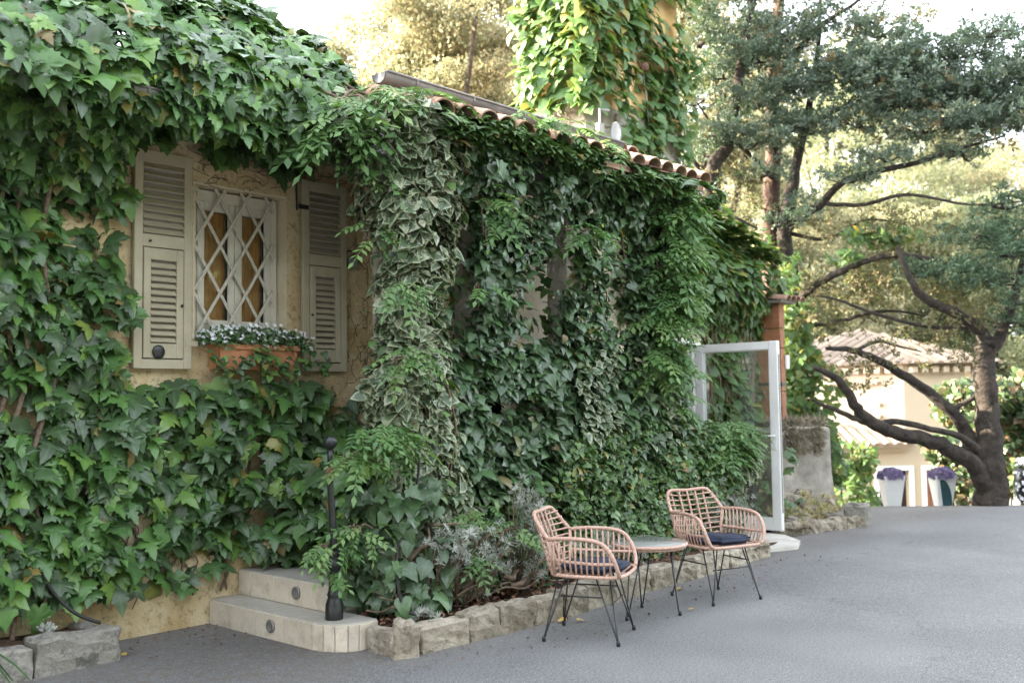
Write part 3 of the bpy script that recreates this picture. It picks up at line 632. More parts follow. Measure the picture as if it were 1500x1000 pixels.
# window box
wbx = thing('window_box', (4.15, W - .05, 1.83), 'long terracotta window box below the lattice window', 'planter')
b_ = MB(); 
def trough(b_, x0, x1, y0, y1, z0, z1, th=.015, tp=.02):
    vs = [(x0 + tp, y0 + tp, z0), (x1 - tp, y0 + tp, z0), (x1 - tp, y1 - tp, z0), (x0 + tp, y1 - tp, z0), (x0, y0, z1), (x1, y0, z1), (x1, y1, z1), (x0, y1, z1), (x0 + th, y0 + th, z1), (x1 - th, y0 + th, z1), (x1 - th, y1 - th, z1), (x0 + th, y1 - th, z1), (x0 + th, y0 + th, z1 - .05), (x1 - th, y0 + th, z1 - .05), (x1 - th, y1 - th, z1 - .05), (x0 + th, y1 - th, z1 - .05)]
    fs = [(3, 2, 1, 0), (12, 13, 14, 15)]
    for i in range(4):
        j = (i + 1) % 4; fs += [(i, j, 4 + j, 4 + i), (4 + i, 4 + j, 8 + j, 8 + i), (8 + i, 8 + j, 12 + j, 12 + i)]
    b_.add(vs, fs)
trough(b_, 3.85, 4.52, W - .17, W + .06, 1.80, 1.985); b_.obj('trough', M['terracotta'], wbx); b_ = MB(); b_.box(3.84, 4.53, W - .182, W - .165, 1.945, 1.985, bev=.004); b_.obj('rim', M['terracotta'], wbx)
n = 1300; P = np.c_[rng.uniform(3.76, 4.62, n), rng.uniform(W - .24, W + .06, n), np.zeros(n)]; P[:, 2] = 1.98 + rng.random(n) ** .7 * .13 * (1 - ((P[:, 0] - 4.19) / .5) ** 4) + rng.normal(0, .012, n)
P[:, 2] -= .07 * (P[:, 1] < W - .17) * rng.random(n)
tl = thing('ivy', (4.2, W - .2, 1.8), 'thin ivy strands trailing over the terracotta window box', 'climbing plant')
n_ = 150; Pt = np.c_[rng.uniform(3.72, 4.75, n_), rng.uniform(W - .24, W - .19, n_), np.zeros(n_)]; Pt[:, 2] = 1.84 + .05 * np.sin(Pt[:, 0] * 14) + rng.normal(0, .05, n_); scatter(tl, T_HEART, *hang(n_, Pt, np.tile([0, -1., .1], (n_, 1)), .05), M['boston'], 40)
fl = thing('flowering_plant', (4.15, W - .05, 1.97), 'small white flowers filling the terracotta window box', 'flowers')
scatter(fl, temps(HEART, 3), P, rng.normal(size=(n, 3)) + [0, -.4, .2], rng.normal(size=(n, 3)) * .6 + [0, -.7, .8], rng.uniform(.018, .035, n), M['flower_leaf'], 0)
pv = [[0, 0, 0]]; pT = []
for k in range(5):
    a = 2 * math.pi * k / 5; kk = len(pv); pv += [[math.cos(a - .5) * .7, math.sin(a - .5) * .7, .15], [math.cos(a), math.sin(a), .1], [math.cos(a + .5) * .7, math.sin(a + .5) * .7, .15]]; pT += [(0, kk, kk + 1), (0, kk + 1, kk + 2)]
T_FLOW = [(np.array(pv), np.array(pT), np.ones(len(pv)), np.zeros(len(pv)))]
n = 330; ii = rng.choice(len(P), n); Pf = P[ii] + [0, -.012, .02]
scatter(fl, T_FLOW, Pf, rng.normal(size=(n, 3)), rng.normal(size=(n, 3)) * .35 + [0, -.8, .6], rng.uniform(.012, .018, n), M['petal'], 0, mass_name='blossoms')

# ============================================================ STEPS
steps = thing('stone_steps', (4.2, 5.8, 0), 'cream tiled entrance steps with round lights in the risers', 'steps')
out1 = [(3.885, 6.39), (3.885, 5.20), (3.90, 5.11), (3.935, 5.04), (3.99, 4.985), (4.05, 4.955), (4.20, 4.955)]
def prism(poly, z0, z1):
    n = len(poly); g = MB(); g.add([(x, y, z0) for x, y in poly] + [(x, y, z1) for x, y in poly], [tuple(range(n))[::-1], tuple(range(n, 2 * n))] + [(i, (i + 1) % n, n + (i + 1) % n, n + i) for i in range(n)]); return g
def facing(x0, y0, x1, y1, z0, z1, parent, cuts, th=.012):
    L_ = math.hypot(x1 - x0, y1 - y0); ang = math.atan2(y1 - y0, x1 - x0); cs_ = [0] + list(cuts) + [L_]
    for a, c in zip(cs_[:-1], cs_[1:]):
        g = MB(); g.box(.0025, c - a - .0025, -.001, th, 0, z1 - z0, bev=.002)
        put('tile', g.mesh('tile', M['step_tile']), parent, (x0 + math.cos(ang) * a, y0 + math.sin(ang) * a, z0), (0, 0, ang))
s1 = prism(out1 + [(4.20, 5.3), (4.6, 5.3), (4.6, 6.39)], -.05, .168).obj('step', M['grout'], steps)
tp = prism([(x + .003 * (x < 4), y + .002) for x, y in out1] + [(4.20, 5.29), (4.59, 5.29), (4.59, 6.388)], .1685, .178); tp.obj('tread', M['step_top'], s1)
facing(3.885, 5.20, 3.885, 6.39, .006, .168, s1, (.3, .62, .94))
for (xa, ya), (xb, yb) in zip(out1[1:-1], out1[2:]): facing(xb, yb, xa, ya, .006, .168, s1, ())
for k, (x, y0_) in enumerate(((4.12, 5.30), (4.62, 5.33), (4.85, 5.36))):
    s_ = prism([(x, 6.388), (x, y0_), (5.0, y0_), (5.0, 6.388)], .179 + .175 * k, .35 + .175 * k).obj('step', M['grout'], steps)
    prism([(x + .001, 6.387), (x + .001, y0_ + .001), (4.99, y0_ + .001), (4.99, 6.387)], .3505 + .175 * k, .356 + .175 * k).obj('tread', M['step_top'], s_)
    facing(x, y0_ + .005, x, 6.388, .181 + .175 * k, .35 + .175 * k, s_, (.32, .64, .93))
lt = MB(); lt.lathe([(.001, 0), (.03, 0), (.042, -.004), (.044, .008), (.034, .012), (.028, .006), (.001, .006)], 20); lm = lt.mesh('step_light', M['gutter'])
put('step_light', lm, steps, (3.868, 5.635, .095), (0, R(-90), 0)); put('step_light', lm, steps, (4.103, 5.68, .27), (0, R(-90), 0))

# ============================================================ HANDRAIL POST
post = thing('iron_post', (4.02, 5.16, .178), 'black cast iron post with ball top standing on the bottom step', 'post')
g = MB(); g.lathe([(.001, 0), (.056, 0), (.058, .01), (.056, .10), (.05, .112), (.046, .125), (.040, .14), (.047, .155), (.041, .17), (.036, .19), (.034, .25), (.043, .262), (.043, .275), (.033, .29), (.038, .31), (.047, .33), (.05, .345), (.047, .36), (.037, .375), (.033, .40), (.040, .41), (.040, .425), (.030, .435)], 20, (4.02, 5.16, .178)); g.obj('base', M['black'], post)
g = MB(); g.tube([(4.02 - i * .002, 5.16, .61 + i * .03) for i in range(16)], [.026 - .0004 * i for i in range(16)], 14); g.obj('shaft', M['black'], post)
g = MB(); g.lathe([(.02, 0), (.03, .004), (.03, .016), (.022, .022), (.030, .04), (.034, .055), (.026, .07), (.02, .085)], 16, (3.99, 5.16, 1.06)); g.obj('collar', M['rust'], post)
g = MB(); g.lathe([(.018, 0), (.018, .12)], 12, (3.99, 5.16, 1.14)); g.obj('neck', M['black'], post)
g = MB(); g.lathe([(.0455 * math.sin(a) + .0005, -.0455 * math.cos(a)) for a in np.linspace(0, math.pi, 16)], 24, (3.99, 5.16, 1.30)); g.obj('ball', M['black'], post)

# ============================================================ STONE KERBS AND BEDS
def stone_mesh(l, w_, h_, seed, wedge=0):
    rd = random.Random(seed); import bmesh
    bm = bmesh.new(); bmesh.ops.create_cube(bm, size=1); bmesh.ops.scale(bm, vec=(l, w_, h_), verts=bm.verts)
    bmesh.ops.bevel(bm, geom=bm.edges[:], offset=min(l, w_, h_) * .09, segments=1, affect='EDGES')
    bmesh.ops.subdivide_edges(bm, edges=[e for e in bm.edges if e.calc_length() > .07], cuts=3, use_grid_fill=True)
    sh = [rd.uniform(-.06, .06) for _ in range(6)]
    co = np.array([v.co[:] for v in bm.verts]); nz = vnoise(co + seed * 3.1, 9, 2) - .5; nz2 = vnoise(co + seed * 5 + 40, 26, 1) - .5
    for i, v in enumerate(bm.verts):
        nn = v.co.normalized(); v.co += nn * (nz[i] * .06 + nz2[i] * .035); v.co.x += sh[0] * v.co.z + sh[1] * v.co.y; v.co.z += sh[2] * v.co.x * .5; v.co.y += sh[3] * v.co.z * .4
        if wedge: v.co.x *= 1 - wedge * max(0, v.co.z / h_ + .1)
    me = bpy.data.meshes.new('stone'); bm.to_mesh(me); bm.free(); return me
def kerb_run(parent, path, lens, h_, wd, mat, seed=0, zb=-.04):
    pts_ = [Vector(p) for p in path]; seg = 0; pos = 0.; cum = [0]
    for a, b in zip(pts_[:-1], pts_[1:]): cum.append(cum[-1] + (b - a).length)
    def at_(s_):
        for i in range(len(pts_) - 1):
            if s_ <= cum[i + 1] or i == len(pts_) - 2: t_ = (s_ - cum[i]) / (cum[i + 1] - cum[i]); return pts_[i].lerp(pts_[i + 1], t_), (pts_[i + 1] - pts_[i]).normalized()
    for k, l in enumerate(lens):
        if pos + l > cum[-1] + .1: break
        p, d = at_(pos + l / 2); hh = h_ * random.uniform(.88, 1.15); me = stone_mesh(l - .006, wd * random.uniform(.9, 1.15), hh - zb, seed + k); me.materials.append(mat)
        nrm = Vector((-d.y, d.x)); c_ = p + nrm * wd * .5
        put('stone', me, parent, (c_.x, c_.y, zb + (hh - zb) / 2), (random.uniform(-.03, .03), random.uniform(-.02, .02), math.atan2(d.y, d.x) + random.uniform(-.05, .05))); pos += l
kb = thing('stone_kerb', (6.3, 4.7, 0), 'rough grey stone edging of the long planting bed beside the chairs', 'kerb')
kerb_run(kb, [(4.07, 4.93), (4.08, 4.70)], [.27], .17, .16, M['stone'], 5)
me = stone_mesh(.17, .15, .25, 77, .55); me.materials.append(M['stone']); put('stone', me, kb, (4.15, 4.635, .085), (.1, 0, -.45))
kerb_run(kb, [(4.24, 4.58), (5.4, 4.56), (6.7, 4.62), (8.26, 4.65), (9.15, 4.75)], [.42, .30, .34, .33, .27, .36, .31, .25, .38, .3, .34, .28, .36, .3, .27, .33, .3, .3], .16, .17, M['stone'], 20)
kl = thing('stone_kerb', (2.2, 5.9, 0), 'white weathered stone edging of the small bed at lower left', 'kerb')
kerb_run(kl, [(1.3, 5.86), (2.96, 5.90)], [.56, .6, .52], .19, .17, M['stone_pale'], 50)
kerb_run(kl, [(2.98, 5.98), (2.98, 6.4)], [.40], .18, .12, M['stone_pale'], 60)
kr = thing('stone_kerb', (11, 5.1, 0), 'low rock edging round the small bed beyond the glass door', 'kerb')
kerb_run(kr, [(10.32, 5.28), (11.0, 5.06), (11.72, 4.86), (11.95, 4.95)], [.2, .24, .19, .26, .22, .2, .34], .14, .16, M['stone'], 90)
me = stone_mesh(.36, .28, .30, 131); me.materials.append(M['stone_pale']); put('stone', me, kr, (11.70, 4.98, .12), (0, 0, .3))
sb = MB()
def bed(poly, z, name='bed_soil'):
    xs = [p[0] for p in poly]; ys = [p[1] for p in poly]; nx, ny_ = int((max(xs) - min(xs)) / .07) + 2, int((max(ys) - min(ys)) / .07) + 2
    X_, Y_ = np.meshgrid(np.linspace(min(xs), max(xs), nx), np.linspace(min(ys), max(ys), ny_), indexing='ij'); P_ = np.c_[X_.ravel(), Y_.ravel(), np.full(X_.size, z)]
    P_[:, 2] += (vnoise(P_, 5, 3) - .5) * .09; a = (np.arange(nx - 1)[:, None] * ny_ + np.arange(ny_ - 1)).ravel()
    o = bpy.data.objects.new(name, mesh_np(name, P_, np.vstack([np.c_[a, a + ny_, a + ny_ + 1], np.c_[a, a + ny_ + 1, a + 1]]), M['soil'])); link(o); o['kind'] = 'structure'
bed([(4.22, 4.68), (9.1, 5.5)], .12); bed([(1.2, 5.98), (2.95, 6.4)], .16); bed([(10.4, 5.12), (12.0, 6.3)], .08)
sk = MB(); sk.box(8.35, 9.2, 5.5, 6.4, -.1, .1); sk.obj('porch_footing', M['slab'], house)
# door slab
ds = prism([(9.05, 4.93), (9.6, 4.72), (9.95, 4.86), (10.28, 5.2), (10.45, 6.4), (9.2, 6.4), (9.2, 5.1)], -.05, .035).obj('door_slab', M['slab']); ds['kind'] = 'structure'

# ============================================================ OPEN GLASS DOOR
door = thing('glass_door', (10.4, 6.35, .05), 'white framed glazed door standing wide open beside the ivy', 'door')
dv = Vector((10.36 - 10.42, 5.26 - 6.36, 0)); ang = math.atan2(dv.y, dv.x); DL = dv.length; DH = 2.13
def dput(g, name, mat, par=door):
    return put(name, g.mesh(name, mat), par, (10.42, 6.36, .06), (0, 0, ang))
g = MB(); f_ = .105; g.box(0, f_, -.03, .03, 0, DH, bev=.006); g.box(DL - f_, DL, -.03, .03, 0, DH, bev=.006); g.box(f_, DL - f_, -.029, .029, DH - f_ * .85, DH - .001); g.box(f_, DL - f_, -.029, .029, .001, .13)
frm = dput(g, 'door_frame', M['pvc']); g = MB(); g.box(f_ - .005, DL - f_ + .005, -.008, .008, .12, DH - f_ * .8); dput(g, 'pane', M['glass'])
g = MB()
for a, b, c, d in ((f_, f_ + .014, .13, DH - .09), (DL - f_ - .014, DL - f_, .13, DH - .09)): g.box(a, b, -.016, .016, c, d)
g.box(f_ + .014, DL - f_ - .014, -.016, .016, DH - .103, DH - .0895); g.box(f_ + .014, DL - f_ - .014, -.016, .016, .13, .144); dput(g, 'glazing_bead', M['pvc'])
for sd in (-1, 1):
    g = MB(); g.box(DL - .065, DL - .035, min(sd * .031, sd * .038), max(sd * .031, sd * .038), .90, 1.12, bev=.002); g.tube([(DL - .05, sd * .035, 1.06), (DL - .05, sd * .08, 1.06), (DL - .09, sd * .085, 1.06), (DL - .19, sd * .085, 1.055)], .010, 8); g.lathe([(.001, 0), (.011, 0), (.011, .006), (.001, .006)], 10, (DL - .05, sd * .04, .95)); dput(g, 'handle', M['white_paint'])
g = MB(); g.box(DL + .0005, DL + .004, -.012, .012, .2, DH - .15); dput(g, 'lock_strip', M['gutter'])
dc = thing('door_frame', (9.9, W - .02, 0), 'cream lintel and jambs of the doorway behind the open glass door', 'door frame')
g = MB(); g.box(DX0 - .02, DX1 + .08, W - .06, W + .05, 2.185, 2.275, bev=.008); g.obj('lintel', M['frame_cream'], dc)
g = MB(); g.box(DX0, DX0 + .09, W - .045, W + .1, 0.04, 2.18, bev=.006); g.obj('jamb', M['pvc'], dc); g = MB(); g.box(DX1 - .06, DX1, W - .02, W + .1, 0.04, 2.18, bev=.006); g.obj('jamb', M['pvc'], dc)
g = MB(); g.box(10.14, 10.20, W - .045, W + .02, .04, 2.17, bev=.006); g.obj('wooden_jamb', M['wood'], dc); g = MB(); g.box(10.205, 10.245, W - .05, W + .01, .04, 2.16, bev=.006); g.obj('jamb', M['pvc'], dc)
g = MB(); g.box(9.9, 10.32, W - .075, W - .062, 2.20, 2.225); g.tube([(9.95, W - .09, 2.2), (10.3, W - .12, 2.19)], .008, 6); g.obj('door_closer_arm', M['pvc'], dc)

# timber post with tiled cap
tpst = thing('timber_post', (12.05, 6.2, 0), 'orange timber post with a small tiled cap beyond the door', 'post')
for i, (z0, z1) in enumerate(((1.05, 1.62), (1.63, 2.18), (2.19, 2.44), (2.45, 2.78))):
    g = MB(); g.box(11.93 - .01 * (i == 3), 12.05 + .01 * (i == 3), 6.02, 6.36, z0, z1, bev=.008); g.obj('timber', M['wood'], tpst)
g = MB(); g.box(11.92, 12.055, 6.01, 6.37, .2, 1.05); g.obj('footing', M['eave_wood'], tpst)
g = MB(); g.box(11.925, 12.053, 6.015, 6.365, 1.70, 1.745); g.obj('band', M['black'], tpst)
g = MB(); g.box(12.03, 12.11, 5.99, 6.018, 1.92, 2.10, bev=.004); g.obj('notice_plate', M['white_paint'], tpst)
g = MB(); g.box(11.84, 12.28, 5.95, 6.38, 2.78, 2.815); cap = g.obj('cap_board', M['eave_wood'], tpst)
for i in range(4): put('tile', TILE, cap, (11.88 + i * .13, 5.86, 2.80), (R(8), 0, random.uniform(-.05, .05)), (.75, 1.2, .8))

# stone wall stub with dry grass on top
sw = thing('stone_block_wall', (12.3, 5.9, 0), 'weathered grey wall stub with dry grass on its top', 'wall')
M['block'] = simple('block_render', (.20, .18, .15), (.42, .39, .34), 5, .95, .6, 24, coord='World', thr=(.3, .7)); me = stone_mesh(1.0, .6, 1.22, 203); me.materials.append(M['block']); put('block', me, sw, (12.05, 6.0, .56), (0, 0, -.35))
for i in range(14):
    me = stone_mesh(random.uniform(.12, .22), .10, random.uniform(.1, .16), 210 + i); me.materials.append(M['stone']); a_ = random.uniform(-.42, .42); put('stone', me, sw, (12.05 + a_ * .94 - .105, 6.0 - a_ * .34 - .285, random.uniform(.1, .42)), (0, 0, -.35))

# ============================================================ CHAIRS AND TABLE
def rattan_chair(loc, rz, label):
    t_ = thing('rattan_chair', loc, label, 'chair', 'rattan armchairs by the planting bed', rz=rz)   # local: +y is the front
    rm = M['rattan']
    def add(g, name, mat, par=t_): return g.obj(name, mat, par, world=False)
    zs_ = .425
    ringp = catmull([(-.20, -.19, zs_), (-.255, -.10, zs_), (-.275, .12, zs_), (-.25, .235, zs_), (-.17, .275, zs_), (0, .285, zs_), (.17, .275, zs_), (.25, .235, zs_), (.275, .12, zs_), (.255, -.10, zs_), (.20, -.19, zs_)], 4)
    g = MB(); g.tube(ringp, .0125, 8); g.tube([(-.2, -.19, zs_), (-.1, -.215, zs_), (.1, -.215, zs_), (.2, -.19, zs_)], .0125, 8); add(g, 'seat_ring', rm)
    armL = [(-.20, -.225, .60), (-.262, -.20, .655), (-.285, -.08, .665), (-.295, .08, .66), (-.298, .17, .635), (-.295, .225, .57), (-.283, .252, .50), (-.262, .262, .45), (-.235, .262, .43)]
    def sd(P_, s_): return [(p[0] * (-s_), p[1], p[2]) for p in P_]
    g = MB(); back = catmull([(-.262, -.20, .655), (-.245, -.25, .715), (-.215, -.30, .785), (-.165, -.318, .812), (0, -.335, .805), (.165, -.318, .812), (.215, -.30, .785), (.245, -.25, .715), (.262, -.20, .655)], 5)
    g.tube(back, .0135, 8); add(g, 'top_rail', rm)
    for s_ in (-1, 1):
        g = MB(); g.tube(catmull(sd(armL[1:], -s_), 4), .0135, 8); add(g, 'arm_rail', rm)
        g = MB(); g.tube([(s_ * .262, -.20, .655), (s_ * .235, -.19, .54), (s_ * .215, -.17, zs_)], .0125, 8); add(g, 'arm_post', rm)
        g = MB(); g.tube(catmull([(s_ * .232, -.185, .52), (s_ * .272, -.05, .515), (s_ * .29, .12, .51), (s_ * .287, .245, .515)], 3), .0105, 7); add(g, 'arm_crossbar', rm)
        n_ = 11
        for i in range(n_):
            f_ = (i + .6) / n_; y = -.185 + f_ * .415; zt = .662 if y < .13 else .662 - (y - .13) ** 2 * 11
            xt = s_ * (.262 + .036 * min(1, f_ * 1.6)); xb = s_ * (.235 + .035 * min(1, f_ * 2) - .02 * (f_ > .9))
            g = MB(); g.tube([(xb, y * .97, zs_), ((xb + xt) / 2 + s_ * .014, y, .52), (xt, y, zt)], .0065, 6); add(g, 'cane', rm)
    for i in range(5):                                    # back uprights
        x = -.16 + i * .08; g = MB(); g.tube(catmull([(x * .95, -.21, zs_), (x, -.245, .55), (x * 1.0, -.29, .69), (x * 1.03, -.33, .806)], 3), .0085, 6); add(g, 'back_upright', rm)
    for i in range(9):                                    # back cross canes
        z = .465 + i * .0385; q = max(0, (z - .655) / .15); wx = .222 + .04 * min(1, (z - .42) / .235) - .05 * q ** 1.5; yb = -.18 - .02 * min(1, (z - .42) / .235) - .10 * q
        ym = -.215 - (z - .42) * .32; g = MB(); g.tube(catmull([(-wx, yb, z + .01), (-wx * .5, ym + .012 - .01, z - .004), (0, ym - .004, z - .008), (wx * .5, ym + .002, z - .004), (wx, yb, z + .01)], 3), .0062, 6); add(g, 'cane', rm)
    for i in range(7):                                    # seat slats hidden below the cushion
        y = -.16 + i * .065; g = MB(); g.tube([(-.25, y, zs_ - .002), (.25, y, zs_ - .002)], .006, 5); add(g, 'seat_cane', rm)
    # cushion
    import bmesh
    bm = bmesh.new(); bmesh.ops.create_cube(bm, size=1); bmesh.ops.scale(bm, vec=(.46, .42, .05), verts=bm.verts)
    vert_e = [e for e in bm.edges if abs(e.verts[0].co.z - e.verts[1].co.z) > .02]; bmesh.ops.bevel(bm, geom=vert_e, offset=.10, segments=5, affect='EDGES')
    bmesh.ops.bevel(bm, geom=[e for e in bm.edges if abs(e.verts[0].co.z - e.verts[1].co.z) < .001 and len(e.link_faces) == 2 and e.calc_face_angle(0) > .5], offset=.018, segments=3, affect='EDGES')
    for v in bm.verts: v.co += Vector((0, .045, .462)); v.co.z += .006 * math.sin(v.co.x * 9) * (v.co.z > .47)
    me = bpy.data.meshes.new('cushion'); bm.to_mesh(me); bm.free(); me.polygons.foreach_set('use_smooth', [True] * len(me.polygons)); me.materials.append(M['cushion'])
    o = bpy.data.objects.new('cushion', me); link(o, t_)
    feet = [(-.235, -.245), (.235, -.245), (-.235, .245), (.235, .245)]
    for fx, fy in feet:
        sx = 1 if fx > 0 else -1; sy = 1 if fy > 0 else -1; g = MB()
        A_ = (sx * .205, sy * .10, .412); B_ = (sx * .12, sy * .17, .412)
        g.tube([A_, (fx * .97, fy * .97 - sy * .006, .05), (fx, fy, .004)], .0058, 6); g.tube([B_, (fx * .97 - sx * .006, fy * .97, .05), (fx, fy, .004)], .0058, 6); g.tube([A_, B_], .0058, 6)
        L_ = add(g, 'leg', M['chair_metal']); g = MB(); g.lathe([(.001, 0), (.012, 0), (.013, .02), (.010, .03), (.001, .03)], 10, (fx, fy, 0)); add(g, 'rubber_foot', M['chair_metal'], L_)
    g = MB()
    for s_ in (-1, 1):
        g.tube([(s_ * .213, -.145, .29), (s_ * .213, .145, .29)], .005, 6); g.tube([(s_ * .205, -.10, .411), (s_ * .205, .10, .411)], .006, 6); g.tube([(-.19, s_ * .20, .25), (.19, s_ * .20, .25)], .005, 6) if s_ > 0 else g.tube([(-.12, s_ * .17, .411), (.12, s_ * .17, .411)], .006, 6)
    add(g, 'stretcher', M['chair_metal'])
rattan_chair((5.29, 4.09, .003), R(-67 - 90), 'pink rattan armchair with navy cushion nearest the steps, left of the round table')
rattan_chair((6.90, 4.09, .003), R(-109 - 90), 'pink rattan armchair with navy cushion near the open glass door, right of the round table')
tb = thing('side_table', (6.075, 4.14, 0), 'low round glass-topped rattan table between the two armchairs', 'table')
g = MB(); n_ = 40; g.tube([(6.075 + .265 * math.cos(2 * math.pi * k / n_), 4.14 + .265 * math.sin(2 * math.pi * k / n_), .508) for k in range(n_)], .013, 8, closed=True); g.obj('rim', M['rattan'], tb)
g = MB(); g.tube([(6.075 + .255 * math.cos(2 * math.pi * k / n_), 4.14 + .255 * math.sin(2 * math.pi * k / n_), .49) for k in range(n_)], .009, 6, closed=True); g.obj('lower_ring', M['rattan'], tb)
g = MB(); g.lathe([(.001, .516), (.262, .516), (.264, .52), (.262, .524), (.001, .524)], 40, (6.075, 4.14, 0)); g.obj('glass_top', M['table_glass'], tb)
for fx, fy in ((5.81, 4.16), (6.18, 3.96), (6.24, 4.33)):
    d = Vector((fx - 6.075, fy - 4.14)); dn = d.normalized(); pr_ = Vector((-dn.y, dn.x)); g = MB()
    for s_ in (-1, 1): a = Vector((6.075, 4.14)) + dn * .15 + pr_ * s_ * .055; g.tube([(a.x, a.y, .49), (fx - dn.x * .01 + pr_.x * s_ * .007, fy - dn.y * .01 + pr_.y * s_ * .007, .04), (fx, fy, .005)], .0055, 6)
    L_ = g.obj('leg', M['chair_metal'], tb); g = MB(); g.lathe([(.001, 0), (.012, 0), (.013, .02), (.010, .03), (.001, .03)], 10, (fx, fy, 0)); g.obj('rubber_foot', M['chair_metal'], L_)

# ============================================================ WALL CREEPER (left)
def creeper(name, loc, label, cat='climbing plant'): return thing(name, loc, label, cat)
def flat(Y): return lambda X, Z: np.full(len(X), Y)
def noiseXZ(X, Z, f, o=0): return vnoise(np.c_[X, Z, np.full(len(X), o)], f)
def m_left(X, Z):
    low = smask(Z, .30, .55); low = np.where(X > 3.1, smask(Z, .36 + .1 * np.sin(X * 5), .55), low)
    inwin = (X > 3.14) & (X < 5.3) & (Z > 1.72)
    lip = (X > 3.20) & (X < 3.34) & (Z < 2.55) * (noiseXZ(X, Z, 4) > .45)
    m_ = low * np.where(inwin, 0, 1); m_ = np.maximum(m_, lip * .0)
    m_ *= np.where(X > 4.85, .55, 1)
    hole = noiseXZ(X, Z, 2.4, 3); m_ *= smask(hole, .29, .37)
    left = (X < 3.35) & (Z > 1.7); m_ = np.where(left, np.maximum(m_, smask(3.17 + .05 * np.sin(Z * 9) - X, 0, .04)), m_)
    return m_
c1_ = creeper('boston_ivy', (2.8, 6.3, .1), 'large-leaved green creeper covering the wall left of and below the window')
def fy1(X, Z): return W - .13 - .12 * smask(X, 4.0, 4.4) * smask(1.3 - Z, 0, .5) - .16 * np.clip((3.0 - X) / .8, 0, 1) - .07 * np.sin(Z * 4 + X * 2) * .5
P, o_ = surf(4900, fy1, (1.9, 5.2), (.2, 3.4), m_left, bulge=.20, depth=.16)
A = hang(len(P), P, o_, .138, (31, 22), 28, .45); A = (A[0], A[1], A[2], np.clip(A[3] * (.75 + .5 * vnoise(P + 7, 2.)), .06, .2)); scatter(c1_, T_BOST, *A, M['boston'], 300)
n = 34; st_ = MB()
for i in range(n):
    x = random.uniform(2.0, 5.1); z = random.uniform(.2, .5); pp = []
    x_ = x
    for k in range(9): pp.append((x_, W - .015 - random.uniform(0, .03), z)); x_ += random.uniform(-.12, .12); z += random.uniform(.06, .2); 
    pp = [p for p in pp if not (3.3 < p[0] < 5.1 and p[2] > 1.75)]
    if len(pp) > 2: st_.tube(catmull(pp, 3), random.choice((.004, .006, .01)), 5)
for x in (2.35, 2.62, 2.45): st_.tube(catmull([(x, 6.2, .12), (x + .05, 6.26, .6), (x - .05, 6.24, 1.2), (x + .1, 6.27, 1.8), (x, 6.25, 2.6), (x + .1, 6.2, 3.3)], 5), .016, 7)
st_.obj('stem', M['bark'], c1_)
# twigs on bare plaster above and right of the window
tw = MB()
for i in range(60):
    x = random.uniform(3.7, 5.3); z = random.uniform(3.15, 3.6); pp = []
    for k in range(6): pp.append((x, W - .006, z)); x += random.uniform(-.10, .10); z -= random.uniform(-.05, .06)
    if all(p[2] > 3.1 for p in pp): tw.tube(catmull(pp, 2), .0025, 4)
for i in range(30):
    x = random.uniform(5.12, 5.35); z = random.uniform(1.7, 3.2); pp = []
    for k in range(6): pp.append((min(max(x, 5.11), 5.45), W - .006, z)); x += random.uniform(-.06, .06); z += random.uniform(-.02, .1)
    tw.tube(catmull(pp, 2), .0025, 4)
tw.obj('tendril', M['bark'], c1_)
# creeper on the roof and hanging over the eave
c2_ = creeper('boston_ivy', (3.2, 5.7, 3.4), 'thick green creeper spilling over the roof edge above the window')
def roofcurve(n, x0, x1):
    X = rng.uniform(x0, x1, n); s_ = rng.random(n) ** .85
    s_ = s_ * 3.0                                            # arc length from the hanging tip over the eave up the slope
    top = 4.62 - .35 * smask(X, 4.2, 5.6) 
    Y = np.where(s_ < .6, 5.46 + .0 * s_, 5.46 + (s_ - .6) * .83); th = .20 + .10 * smask(5.0 - X, 0, 2)
    Z = np.where(s_ < .6, 3.28 + s_ * .62, 3.65 + (s_ - .6) * .50 + th * np.sin(np.clip((s_ - .6) / 1.2, 0, 1) * 1.5) * 1.3)
    Z = Z - .28 * smask(X, 4.4, 5.3) * (s_ > .6)
    ph = np.where(s_ < .6, 8, 20 + np.clip((s_ - .6) * 25, 0, 35)); a = np.radians(ph)
    out = np.c_[np.zeros(n), -np.cos(a), np.sin(a)]; P = np.c_[X, Y, Z]
    keep = (s_ > .10) | (noiseXZ(X, Z, 3, 8) > .5); keep &= (X < 4.75) | (s_ > .7)
    P, out = P[keep], out[keep]; q = vnoise(P, 1.8) - .5
    return P + out * (q * .42)[:, None] - out * (rng.random(len(P)) ** 1.5 * .16)[:, None], out
P, o_ = roofcurve(7000, 1.6, 5.25); A = hang(len(P), P, o_, .128, (18, 24), 36, .5); scatter(c2_, T_BOST, *A, M['boston'], 280)
n = 130; X = rng.uniform(3.6, 5.2, n); P = np.c_[X, rng.uniform(6.6, 7.7, n), 4.60 + rng.random(n) ** 2 * .16 - .30 * smask(X, 4.4, 5.3)]; scatter(c2_, T_BOST, P, rng.normal(size=(n, 3)) + [.3, -.3, .3], rng.normal(size=(n, 3)) * .6 + [-.5, -.8, .3], rng.uniform(.07, .14, n), M['boston'], 40, mass_name='top_shoots')
